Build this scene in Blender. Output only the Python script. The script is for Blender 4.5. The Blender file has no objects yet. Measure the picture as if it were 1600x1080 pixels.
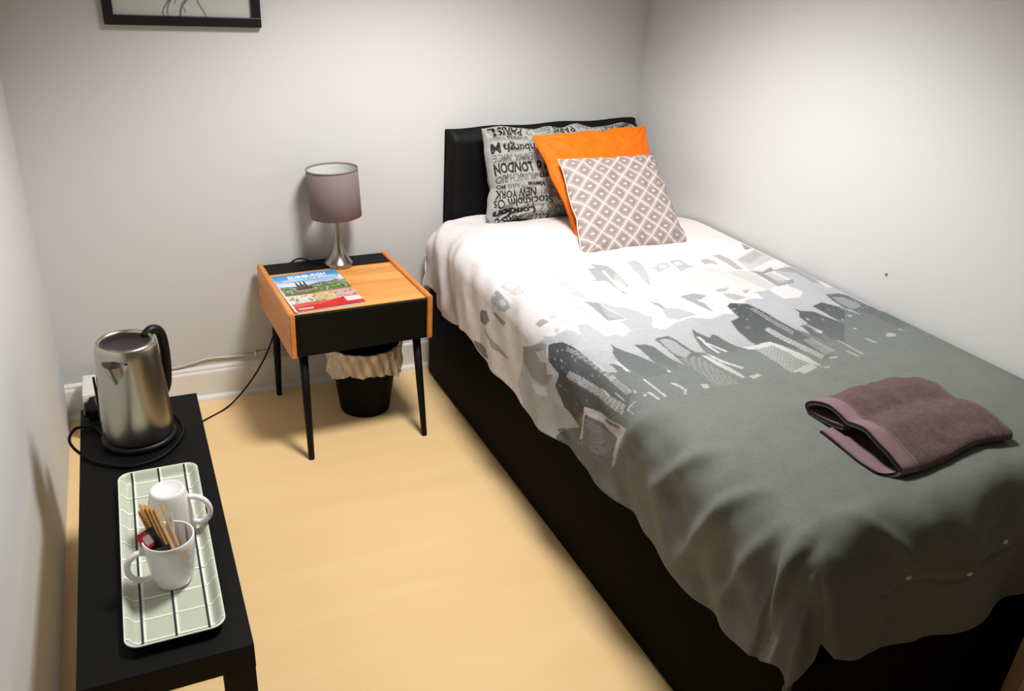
import bpy, bmesh, math, random
import numpy as np
from mathutils import Vector, Matrix, Euler

random.seed(7); rng = np.random.default_rng(7)
SC = bpy.context.scene
COL = SC.collection

# ------------------------------------------------------------------ camera
CAM_POS = np.array([-2.02537, -3.03777, 1.65396]); YAW, PITCH, ROLL, FPX = 0.45971, 0.44718, 0.06389, 1277.3
def cam_axes():
    f = np.array([math.sin(YAW)*math.cos(PITCH), math.cos(YAW)*math.cos(PITCH), -math.sin(PITCH)])
    r = np.array([math.cos(YAW), -math.sin(YAW), 0.0]); u = np.cross(r, f)
    c, s = math.cos(ROLL), math.sin(ROLL)
    return c*r + s*u, -s*r + c*u, f
_r, _u, _f = cam_axes()
cd = bpy.data.cameras.new('camera'); cd.sensor_width = 36; cd.lens = 36*FPX/1600; cd.clip_start = 0.02
cam = bpy.data.objects.new('camera', cd); COL.objects.link(cam)
M = Matrix.Identity(4)
for i in range(3):
    M[i][0], M[i][1], M[i][2], M[i][3] = _r[i], _u[i], -_f[i], CAM_POS[i]
cam.matrix_world = M
SC.camera = cam

# ------------------------------------------------------------------ world, light, exposure
W = bpy.data.worlds.new('world'); SC.world = W; W.use_nodes = True
W.node_tree.nodes['Background'].inputs[0].default_value = (0.8, 0.86, 1, 1)
W.node_tree.nodes['Background'].inputs[1].default_value = 0.05
CEIL = 2.6
LAMP_XY = (-1.12, -1.15)
sl = bpy.data.lights.new('ceiling_lamp_light', 'SPOT'); sl.energy = 172; sl.color = (1.0, 0.98, 0.955)
sl.spot_size = math.radians(127); sl.spot_blend = 0.55; sl.shadow_soft_size = 0.20
so = bpy.data.objects.new('ceiling_lamp_light', sl); so.location = (*LAMP_XY, CEIL-0.32); COL.objects.link(so)
SC.view_settings.view_transform = 'Standard'; SC.view_settings.look = 'None'
SC.view_settings.gamma = 1; SC.view_settings.use_curve_mapping = False
SC.view_settings.exposure = 0.0

# ------------------------------------------------------------------ helpers
def lin(r, g, b):
    f = lambda c: (c/255/12.92) if c/255 <= 0.04045 else ((c/255+0.055)/1.055)**2.4
    return (f(r), f(g), f(b), 1)
def lin3(c): return np.array(lin(*c)[:3])

def mat(name, col, rough=0.6, metal=0.0, bump=0.0, bscale=200, attr=False, spec=0.5, var=0.0, vscale=6, sheen=0, alpha=1, trans=0, aniso=None):
    m = bpy.data.materials.new(name); m.use_nodes = True
    nt = m.node_tree; b = nt.nodes['Principled BSDF']
    b.inputs['Base Color'].default_value = col
    b.inputs['Roughness'].default_value = rough; b.inputs['Metallic'].default_value = metal
    b.inputs['Specular IOR Level'].default_value = spec
    if sheen: b.inputs['Sheen Weight'].default_value = sheen; b.inputs['Sheen Roughness'].default_value = 0.5
    if alpha < 1: b.inputs['Alpha'].default_value = alpha
    if trans: b.inputs['Transmission Weight'].default_value = trans
    tc = nt.nodes.new('ShaderNodeTexCoord')
    src = None
    if attr:
        a = nt.nodes.new('ShaderNodeVertexColor'); a.layer_name = 'print'; src = a.outputs['Color']
        nt.links.new(src, b.inputs['Base Color'])
    if var:
        n = nt.nodes.new('ShaderNodeTexNoise'); n.inputs['Scale'].default_value = vscale; n.inputs['Detail'].default_value = 4
        nt.links.new(tc.outputs['Object'], n.inputs['Vector'])
        mx = nt.nodes.new('ShaderNodeMix'); mx.data_type = 'RGBA'; mx.blend_type = 'MULTIPLY'
        mr = nt.nodes.new('ShaderNodeMapRange'); mr.inputs['To Min'].default_value = 1-var; mr.inputs['To Max'].default_value = 1+var
        mr.inputs['From Min'].default_value = 0.3; mr.inputs['From Max'].default_value = 0.7
        nt.links.new(n.outputs['Fac'], mr.inputs['Value'])
        mx.inputs['Factor'].default_value = 1
        if src: nt.links.new(src, mx.inputs['A'])
        else: mx.inputs['A'].default_value = col
        nt.links.new(mr.outputs['Result'], mx.inputs['B'])
        nt.links.new(mx.outputs['Result'], b.inputs['Base Color'])
    if bump:
        n = nt.nodes.new('ShaderNodeTexNoise'); n.inputs['Scale'].default_value = bscale; n.inputs['Detail'].default_value = 3
        nt.links.new(tc.outputs['Object'], n.inputs['Vector'])
        bp = nt.nodes.new('ShaderNodeBump'); bp.inputs['Strength'].default_value = bump; bp.inputs['Distance'].default_value = 0.002
        nt.links.new(n.outputs['Fac'], bp.inputs['Height']); nt.links.new(bp.outputs['Normal'], b.inputs['Normal'])
    return m

def wood_mat(name, c1, c2, axis=1, scale=14, stretch=0.08, rough=0.45, bump=0.05, seams=None):
    m = bpy.data.materials.new(name); m.use_nodes = True; nt = m.node_tree; b = nt.nodes['Principled BSDF']
    tc = nt.nodes.new('ShaderNodeTexCoord'); mp = nt.nodes.new('ShaderNodeMapping')
    sc = [1, 1, 1]; sc[axis] = stretch; mp.inputs['Scale'].default_value = sc
    nt.links.new(tc.outputs['Object'], mp.inputs['Vector'])
    n = nt.nodes.new('ShaderNodeTexNoise'); n.inputs['Scale'].default_value = scale; n.inputs['Detail'].default_value = 6; n.inputs['Distortion'].default_value = 0.6
    nt.links.new(mp.outputs['Vector'], n.inputs['Vector'])
    cr = nt.nodes.new('ShaderNodeValToRGB'); cr.color_ramp.elements[0].position = 0.35; cr.color_ramp.elements[1].position = 0.65
    cr.color_ramp.elements[0].color = c1; cr.color_ramp.elements[1].color = c2
    nt.links.new(n.outputs['Fac'], cr.inputs['Fac']); nt.links.new(cr.outputs['Color'], b.inputs['Base Color'])
    b.inputs['Roughness'].default_value = rough
    bp = nt.nodes.new('ShaderNodeBump'); bp.inputs['Strength'].default_value = bump; bp.inputs['Distance'].default_value = 0.001
    nt.links.new(n.outputs['Fac'], bp.inputs['Height']); nt.links.new(bp.outputs['Normal'], b.inputs['Normal'])
    return m

def tag(o, label, cat, group=None):
    o['label'] = label; o['category'] = cat
    if group: o['group'] = group
    return o
def struct(o, label=None):
    o['kind'] = 'structure'
    if label: o['label'] = label
    return o
def empty(name, loc, rz=0):
    o = bpy.data.objects.new(name, None); o.location = loc; o.rotation_euler = (0, 0, rz); o.empty_display_size = 0.05
    COL.objects.link(o); return o
def link(name, me, m, parent=None, loc=None, rot=None):
    o = bpy.data.objects.new(name, me); COL.objects.link(o)
    if m is not None: me.materials.append(m)
    if parent: o.parent = parent
    if loc is not None: o.location = loc
    if rot is not None: o.rotation_euler = rot
    return o
def pyd(name, V, F, m, parent=None, smooth=True, loc=None, rot=None):
    me = bpy.data.meshes.new(name); me.from_pydata([tuple(map(float, p)) for p in V], [], [tuple(map(int, f)) for f in F]); me.update()
    if smooth: me.polygons.foreach_set('use_smooth', [True]*len(me.polygons))
    return link(name, me, m, parent, loc, rot)
def bm_link(name, bm, m, parent=None, smooth=False, loc=None, rot=None):
    me = bpy.data.meshes.new(name); bm.normal_update(); bm.to_mesh(me); bm.free()
    if smooth: me.polygons.foreach_set('use_smooth', [True]*len(me.polygons))
    return link(name, me, m, parent, loc, rot)
def box(name, a, b, m, parent=None, bevel=0.0, seg=2, loc=None, rot=None, smooth=False):
    bm = bmesh.new(); r = bmesh.ops.create_cube(bm, size=1)
    for v in bm.verts:
        v.co = Vector([(a[i]+b[i])/2 + v.co[i]*(b[i]-a[i]) for i in range(3)])
    if bevel: bmesh.ops.bevel(bm, geom=bm.edges[:], offset=bevel, segments=seg, affect='EDGES', profile=0.5)
    return bm_link(name, bm, m, parent, smooth, loc, rot)
def lathe(name, prof, m, parent=None, n=48, loc=None, rot=None, close_bottom=False, close_top=False):
    V, F = [], []
    k = len(prof)
    for i in range(n):
        a = 2*math.pi*i/n
        for r, z in prof: V.append((r*math.cos(a), r*math.sin(a), z))
    for i in range(n):
        j = (i+1) % n
        for q in range(k-1): F.append((i*k+q, j*k+q, j*k+q+1, i*k+q+1))
    if close_bottom: F.append([i*k for i in range(n)][::-1])
    if close_top: F.append([i*k+k-1 for i in range(n)])
    o = pyd(name, V, F, m, parent, True, loc, rot)
    return o
def tube_vf(pts, rad, n=8, cap=True):
    P = [Vector(p) for p in pts]; V, F = [], []
    rads = rad if hasattr(rad, '__len__') else [rad]*len(P)
    ref = None
    for i, p in enumerate(P):
        t = (P[min(i+1, len(P)-1)]-P[max(i-1, 0)]).normalized()
        if ref is None: ref = t.orthogonal().normalized()
        ref = (ref - t*ref.dot(t)).normalized(); b = t.cross(ref)
        for k in range(n):
            a = 2*math.pi*k/n
            V.append(p + (ref*math.cos(a)+b*math.sin(a))*rads[i])
    for i in range(len(P)-1):
        for k in range(n):
            F.append((i*n+k, i*n+(k+1) % n, (i+1)*n+(k+1) % n, (i+1)*n+k))
    if cap:
        F.append(list(range(n))[::-1]); F.append([(len(P)-1)*n+k for k in range(n)])
    return V, F
def tube(name, pts, rad, m, parent=None, n=8):
    V, F = tube_vf(pts, rad, n); return pyd(name, V, F, m, parent)
def spline(pts, k=10):
    P = [np.array(p, float) for p in pts]; out = []
    P = [2*P[0]-P[1]] + P + [2*P[-1]-P[-2]]
    for i in range(1, len(P)-2):
        for j in range(k):
            t = j/k
            out.append(0.5*((2*P[i]) + (-P[i-1]+P[i+1])*t + (2*P[i-1]-5*P[i]+4*P[i+1]-P[i+2])*t*t + (-P[i-1]+3*P[i]-3*P[i+1]+P[i+2])*t**3))
    out.append(P[-2]); return out
def grid(name, P, m, parent=None, colors=None, smooth=True, flip=False, loc=None, rot=None, extra=None):
    """P: (a, b, 3) array of points, colours (a, b, 3) linear"""
    a, b = P.shape[:2]
    V = P.reshape(-1, 3)
    i = np.arange(a-1)[:, None]*b + np.arange(b-1)[None, :]
    q = np.stack([i, i+1, i+b+1, i+b], -1).reshape(-1, 4)
    if flip: q = q[:, ::-1]
    C = None if colors is None else colors.reshape(-1, 3)
    if extra is not None:          # a second grid (points, colours) closing the back
        P2, c2 = extra; a2, b2 = P2.shape[:2]; off = len(V)
        i2 = np.arange(a2-1)[:, None]*b2 + np.arange(b2-1)[None, :]
        q2 = np.stack([i2, i2+b2, i2+b2+1, i2+1], -1).reshape(-1, 4) + off
        if flip: q2 = q2[:, ::-1]
        V = np.concatenate([V, P2.reshape(-1, 3)]); q = np.concatenate([q, q2])
        if C is not None: C = np.concatenate([C, np.broadcast_to(c2, P2.shape).reshape(-1, 3)])
    me = bpy.data.meshes.new(name)
    me.vertices.add(len(V)); me.vertices.foreach_set('co', V.astype(np.float32).ravel())
    nl = len(q)*4
    me.loops.add(nl); me.polygons.add(len(q))
    me.loops.foreach_set('vertex_index', q.astype(np.int32).ravel())
    me.polygons.foreach_set('loop_start', np.arange(0, nl, 4, dtype=np.int32))
    me.polygons.foreach_set('loop_total', np.full(len(q), 4, dtype=np.int32))
    me.update(calc_edges=True)
    if smooth: me.polygons.foreach_set('use_smooth', np.ones(len(q), dtype=bool))
    if C is not None:
        at = me.color_attributes.new('print', 'FLOAT_COLOR', 'POINT')
        at.data.foreach_set('color', np.concatenate([C, np.ones((len(C), 1))], 1).astype(np.float32).ravel())
    return link(name, me, m, parent, loc, rot)

# --- flat prints: polygons and lettering rasterised into an array that becomes the print's colours
def fill(cv, pts, col, op=1.0):
    """cv (H, W, 3); pts in (col, row) cell coordinates"""
    p = np.asarray(pts, float); H, Wd = cv.shape[:2]
    x0, x1 = int(max(0, math.floor(p[:, 0].min()))), int(min(Wd-1, math.ceil(p[:, 0].max())))
    y0, y1 = int(max(0, math.floor(p[:, 1].min()))), int(min(H-1, math.ceil(p[:, 1].max())))
    if x1 < x0 or y1 < y0: return
    X, Y = np.meshgrid(np.arange(x0, x1+1), np.arange(y0, y1+1))
    ins = np.zeros(X.shape, bool); n = len(p)
    for i in range(n):
        ax, ay = p[i]; bx, by = p[(i+1) % n]
        if ay == by: continue
        c = ((ay > Y) != (by > Y)) & (X < (bx-ax)*(Y-ay)/(by-ay)+ax)
        ins ^= c
    sub = cv[y0:y1+1, x0:x1+1]
    sub[ins] = sub[ins]*(1-op) + np.asarray(col)*op
_txt = {}
def glyphs(s, bold=0.0):
    """triangles of a line of text, unit height"""
    k = (s, bold)
    if k in _txt: return _txt[k]
    cu = bpy.data.curves.new('lettering', 'FONT'); cu.body = s; cu.offset = bold; cu.resolution_u = 4
    o = bpy.data.objects.new('lettering', cu); COL.objects.link(o)
    dg = bpy.context.evaluated_depsgraph_get(); ev = o.evaluated_get(dg); me = ev.to_mesh()
    me.calc_loop_triangles()
    v = np.array([x.co[:2] for x in me.vertices]); t = np.array([x.vertices[:] for x in me.loop_triangles])
    ev.to_mesh_clear(); bpy.data.objects.remove(o); bpy.data.curves.remove(cu)
    v = v - v.min(0); _txt[k] = (v, t); return v, t
def write(cv, s, x, y, w, h, col, bold=0.0, rot180=False, op=1.0):
    """fit text into the box with upper-left cell (x, y), w wide, h tall (rows run downwards)"""
    v, t = glyphs(s, bold); e = v.max(0)
    q = v/e; 
    if rot180: q = 1-q
    X = x + q[:, 0]*w; Y = y + (1-q[:, 1])*h
    for a in t: fill(cv, np.stack([X[a], Y[a]], 1), col, op)

# fractal value noise for soft shapes
def vnoise(x, y, seed=0):
    xi, yi = np.floor(x).astype(int), np.floor(y).astype(int); fx, fy = x-xi, y-yi
    def h(a, b):
        n = (a*374761393 + b*668265263 + seed*1442695041) & 0x7fffffff
        n = ((n ^ (n >> 13))*1274126177) & 0x7fffffff
        return (n & 0xffff)/65535.0
    sx, sy = fx*fx*(3-2*fx), fy*fy*(3-2*fy)
    return (h(xi, yi)*(1-sx)+h(xi+1, yi)*sx)*(1-sy) + (h(xi, yi+1)*(1-sx)+h(xi+1, yi+1)*sx)*sy
def sstep(a, b, x):
    t = np.clip((x-a)/(b-a), 0, 1); return t*t*(3-2*t)

# ------------------------------------------------------------------ materials
M_wall = mat('painted_wall', lin(205, 206, 205), 0.8, spec=0.2, bump=0.04, bscale=60)
M_ceil = mat('ceiling_paint', lin(232, 232, 230), 0.8)
M_trim = mat('gloss_white_trim', lin(232, 230, 226), 0.35)
M_floor = wood_mat('pale_laminate', lin(245, 208, 150), lin(248, 213, 158), axis=0, scale=9, stretch=0.12, rough=0.42, bump=0.03)
M_blackwood = mat('black_stained_wood', lin(7, 6, 5), 0.6, spec=0.2, bump=0.03, bscale=90)
M_blacklack = mat('black_foil', lin(6, 6, 5), 0.55, spec=0.15)
M_orwood = wood_mat('honey_wood', lin(214, 138, 58), lin(232, 164, 84), axis=0, scale=16, stretch=0.1, rough=0.38)
M_orwood_y = wood_mat('honey_wood_side', lin(206, 126, 56), lin(222, 148, 72), axis=1, scale=16, stretch=0.1, rough=0.42)
M_leather = mat('black_leatherette', lin(8, 8, 8), 0.6, bump=0.12, bscale=300, spec=0.2)
M_bedbase = mat('black_bed_fabric', lin(5, 4, 3), 0.8, bump=0.1, bscale=400, spec=0.08)
M_mattress = mat('mattress_ticking', lin(225, 220, 215), 0.8)
M_steel = mat('brushed_steel', lin(190, 184, 172), 0.28, 1.0, bump=0.03, bscale=500)
M_nickel = mat('brushed_nickel', lin(170, 162, 152), 0.25, 1.0)
M_plastic = mat('black_plastic', lin(8, 7, 7), 0.45, spec=0.3)
M_lid = mat('smoked_lid', lin(32, 22, 26), 0.3)
M_rubber = mat('black_cable', lin(7, 6, 6), 0.6, spec=0.2)
M_wcable = mat('white_cable', lin(205, 198, 188), 0.5)
M_china = mat('white_china', lin(238, 238, 236), 0.15)
M_shade = mat('taupe_shade', lin(126, 112, 112), 0.85, bump=0.1, bscale=500)
M_shade_in = mat('shade_lining', lin(205, 208, 206), 0.8)
M_stick = wood_mat('birch_stick', lin(214, 164, 104), lin(226, 180, 122), axis=2, scale=60, stretch=0.1, rough=0.7)

# ------------------------------------------------------------------ room shell
WX = -2.334; NY = -5.4
struct(box('floor', (WX-0.1, NY-0.1, -0.06), (0.1, 0.1, 0), M_floor))
struct(box('ceiling', (WX-0.1, NY-0.1, CEIL), (0.1, 0.1, CEIL+0.06), M_ceil))
struct(box('wall_back', (WX-0.1, 0, 0), (0.1, 0.1, CEIL), M_wall))
struct(box('wall_left', (WX-0.1, NY, 0), (WX, 0, CEIL), M_wall))
struct(box('wall_right', (0, NY, 0), (0.1, 0, CEIL), M_wall))
struct(box('wall_front', (WX-0.1, NY-0.1, 0), (0.1, NY, CEIL), M_wall))

# skirting along the back wall: board, moulded top and quarter-round bead
def extrude_x(name, prof, x0, x1, m, parent=None, smooth=False):
    n = len(prof)
    V = [(x0, y, z) for y, z in prof] + [(x1, y, z) for y, z in prof]
    F = [(i, (i+1) % n, n+(i+1) % n, n+i) for i in range(n)] + [tuple(range(n))[::-1], tuple(range(n, 2*n))]
    return pyd(name, V, F, m, parent, smooth)
bb = struct(extrude_x('baseboard_back', [(0, 0), (-0.018, 0), (-0.018, 0.112), (-0.016, 0.118), (-0.011, 0.121), (-0.011, 0.130), (-0.007, 0.136), (0, 0.139)], WX, 0, M_trim))
extrude_x('quarter_bead', [(-0.018, 0)] + [(-0.018-0.018*math.sin(a), 0.020*math.cos(a)) for a in np.linspace(0, math.pi/2, 7)], WX, 0, M_trim, bb)

# ------------------------------------------------------------------ ceiling lamp (gives the room its light)
cl = empty('ceiling_lamp', (*LAMP_XY, CEIL)); tag(cl, 'round flush ceiling lamp above the bed', 'lamp')
M_glow = mat('lamp_diffuser', lin(255, 250, 240), 0.5); 
_b = M_glow.node_tree.nodes['Principled BSDF']; _b.inputs['Emission Color'].default_value = lin(255, 244, 228); _b.inputs['Emission Strength'].default_value = 2.0
lathe('mounting_ring', [(0.0, 0), (0.20, 0), (0.20, -0.012), (0.185, -0.016), (0.0, -0.016)], M_trim, cl)
lathe('reflector', [(0.165, -0.016), (0.175, -0.10), (0.178, -0.10), (0.168, -0.016)], M_trim, cl)
lathe('diffuser', [(0.0, -0.024), (0.10, -0.022), (0.16, -0.017)], M_glow, cl)

# ------------------------------------------------------------------ bed
bed = empty('single_bed', (-0.49, -1.1, 0)); tag(bed, 'single bed with black base and black headboard in the corner', 'bed')
def bbox_local(o): return (o.location.x, o.location.y, o.location.z)
def bl(p): return (p[0]+0.49, p[1]+1.1, p[2])
box('base', bl((-0.955, -2.235, 0.004)), bl((-0.03, -0.075, 0.405)), M_bedbase, bed, 0.012, 3, smooth=True)
box('mattress', bl((-0.945, -2.15, 0.405)), bl((-0.035, -0.08, 0.635)), M_mattress, bed, 0.05, 4, smooth=True)
# headboard: padded slab, softly uneven upper edge
def headboard():
    nx, nz = 60, 40; x0, x1 = -0.875, -0.012
    S = np.linspace(-1, 1, nx); T = np.linspace(0, 1, nz)
    s, t = np.meshgrid(S, T, indexing='ij')
    x = (x0+x1)/2 + s*(x1-x0)/2
    top = 1.022 + 0.024*(s+1)/2 + 0.003*np.sin(9*s) 
    z = 0.05 + t*(top-0.05)
    e = np.minimum(np.minimum((1-np.abs(s))*(x1-x0)/2, (1-t)*1.0), 0.03)/0.03
    d = 0.012 + 0.048*np.sqrt(np.clip(1-(1-e)**2, 0, 1))
    F = np.stack([x, -0.012-d + 0.002*vnoise(x*18, z*18, 3), z], -1)
    B = np.stack([x, np.full_like(x, -0.006), z], -1)
    P = np.concatenate([F, F[-1:][:, ::1]*np.array([1, 0, 1])+np.array([0, -0.006, 0])], 0)
    o = grid('headboard', F - np.array([-0.49, -1.1, 0]), M_leather, bed, flip=True, extra=(B - np.array([-0.49, -1.1, 0]), np.zeros(3)))
    return o
headboard()

# ------------------------------------------------------------------ duvet
UT, VT, RE = 0.905, 2.05, 0.10          # flat width, flat length, edge radius
HL, HF = 0.40, 0.42                     # hang of the left side and of the foot
NU, NV = 480, 880
def fold(d, r):
    """horizontal advance and drop after going a length d over an edge of radius r"""
    q = r*math.pi/2
    a = np.where(d < q, r*np.sin(np.minimum(d, q)/r), r); z = np.where(d < q, r*(1-np.cos(np.minimum(d, q)/r)), r + d - q)
    return a, z
CREASES = []
def seg_dist(u, v, a, b):
    ax, ay = a; bx, by = b; L2 = (bx-ax)**2+(by-ay)**2
    t = np.clip(((u-ax)*(bx-ax)+(v-ay)*(by-ay))/L2, 0, 1)
    return np.hypot(u-ax-t*(bx-ax), v-ay-t*(by-ay)), t
def duvet_point(u, v):
    du, dv = np.maximum(u-UT, 0), np.maximum(v-VT, 0); dh = np.maximum(-v, 0)
    ah, zh = fold(dh, 0.05)
    rho = (du**6 + dv**6 + 1e-24)**(1/6); phi = np.arctan2(dv, du+1e-12)
    adv, drop = fold(rho, RE)
    both = np.minimum(du, dv)
    adv = adv + 0.16*np.maximum(both-0.10, 0)          # the free corner swings out a little
    ax, ay = adv*np.cos(phi), adv*np.sin(phi)
    ax, ay = np.where(dv > 0, ax, adv), np.where(du > 0, ay, adv)
    ax = np.where(du > 0, ax, 0); ay = np.where(dv > 0, ay, 0)
    x = -0.018 - np.minimum(u, UT) - ax
    y = -0.125 - np.clip(v, 0, VT) - ay + ah
    x = x + 0.048*(1-sstep(0.0, 0.6, np.clip(v, 0, VT)))*sstep(0.45, 0.95, u)
    uu, vv = np.clip(u, 0, UT), np.clip(v, 0, VT)
    crown = 0.685 + 0.05*sstep(0.0, 0.45, vv) + 0.022*np.sin(np.pi*np.clip(uu/UT, 0, 1))**0.8 
    crown = crown + 0.014*(1-sstep(0.0, 0.3, uu))*sstep(0.1, 0.5, vv)
    z = crown - drop - zh
    return x, y, z
def hem_l(v):   # how far the left side hangs
    return 0.368 - 0.02*sstep(1.95, 2.3, v) - 0.07*(1-sstep(0.0, 0.18, v)) + 0.016*np.sin(v*7.0+0.8) + 0.010*np.sin(v*17+2)
def hem_f(u):   # how far the foot hangs
    base = np.interp(u, [0, .35, .55, .65, .78, .90, 1.0, 1.08, 1.18, 1.30], [.37, .375, .40, .395, .36, .31, .285, .30, .325, .335])
    return base + 0.005*np.sin(u*23+1)
def duvet_surface(a, b):
    """a, b in [0, 1] over the printed cloth; returns u, v after fitting the hems"""
    v0 = -0.10 + b*(VT+HF+0.10)
    u0 = a*(UT+HL)
    u = np.where(u0 > UT, UT + (u0-UT)*hem_l(np.clip(v0, 0, VT+0.4))/HL, u0)
    v = np.where(v0 > VT, VT + (v0-VT)*hem_f(np.clip(u0, 0, UT+HL))/HF, v0)
    return u0, v0, u, v
def duvet_geo(a, b, relief=True):
    u0, v0, u, v = duvet_surface(a, b)
    x, y, z = duvet_point(u, v)
    P = np.stack([x, y, z], -1)
    if relief:
        dPa = np.gradient(P, axis=0); dPb = np.gradient(P, axis=1)
        N = np.cross(dPa, dPb); N /= np.linalg.norm(N, axis=-1, keepdims=True)+1e-12
        h = 0.010*(vnoise(u0*5+3, v0*5, 1)-0.5) + 0.006*(vnoise(u0*11, v0*11+5, 2)-0.5) + 0.0025*(vnoise(u0*26, v0*26, 4)-0.5)
        calm = 1-0.75*sstep(0.02, 0.15, np.minimum(u0-UT, v0-VT)); side = sstep(UT-0.02, UT+0.14, u0)*calm
        foot = sstep(VT, VT+0.14, v0)*calm
        # folds of the hanging side, running down and slightly along the bed
        for (f, amp, ph, sk) in ((21, .009, .3, .55), (37, .005, 1.7, .8), (58, .003, .5, .3)):
            h = h + side*amp*np.sin(f*(v0 - sk*(u0-UT)) + ph + 2.2*vnoise(v0*3, u0*3, 9))*(0.45+0.55*sstep(1.2, 2.2, v0)+0.4*(1-sstep(0.1, .6, v0)))
        for (f, amp, ph, sk) in ((17, .010, .9, .5), (33, .006, 2.2, -.4)):
            h = h + foot*amp*np.sin(f*(u0 + sk*(v0-VT)) + ph + 2*vnoise(v0*3, u0*4, 12))
        for (p, q, wd, amp) in CREASES:
            d, t = seg_dist(u0, v0, p, q)
            h = h + amp*np.exp(-(d/wd)**2)*np.sin(np.pi*np.clip(0.08+0.84*t, 0, 1))
        wall = sstep(0.0, 0.05, u0)
        P = P + N*(h*wall)[..., None]
    return u0, v0, P

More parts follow.
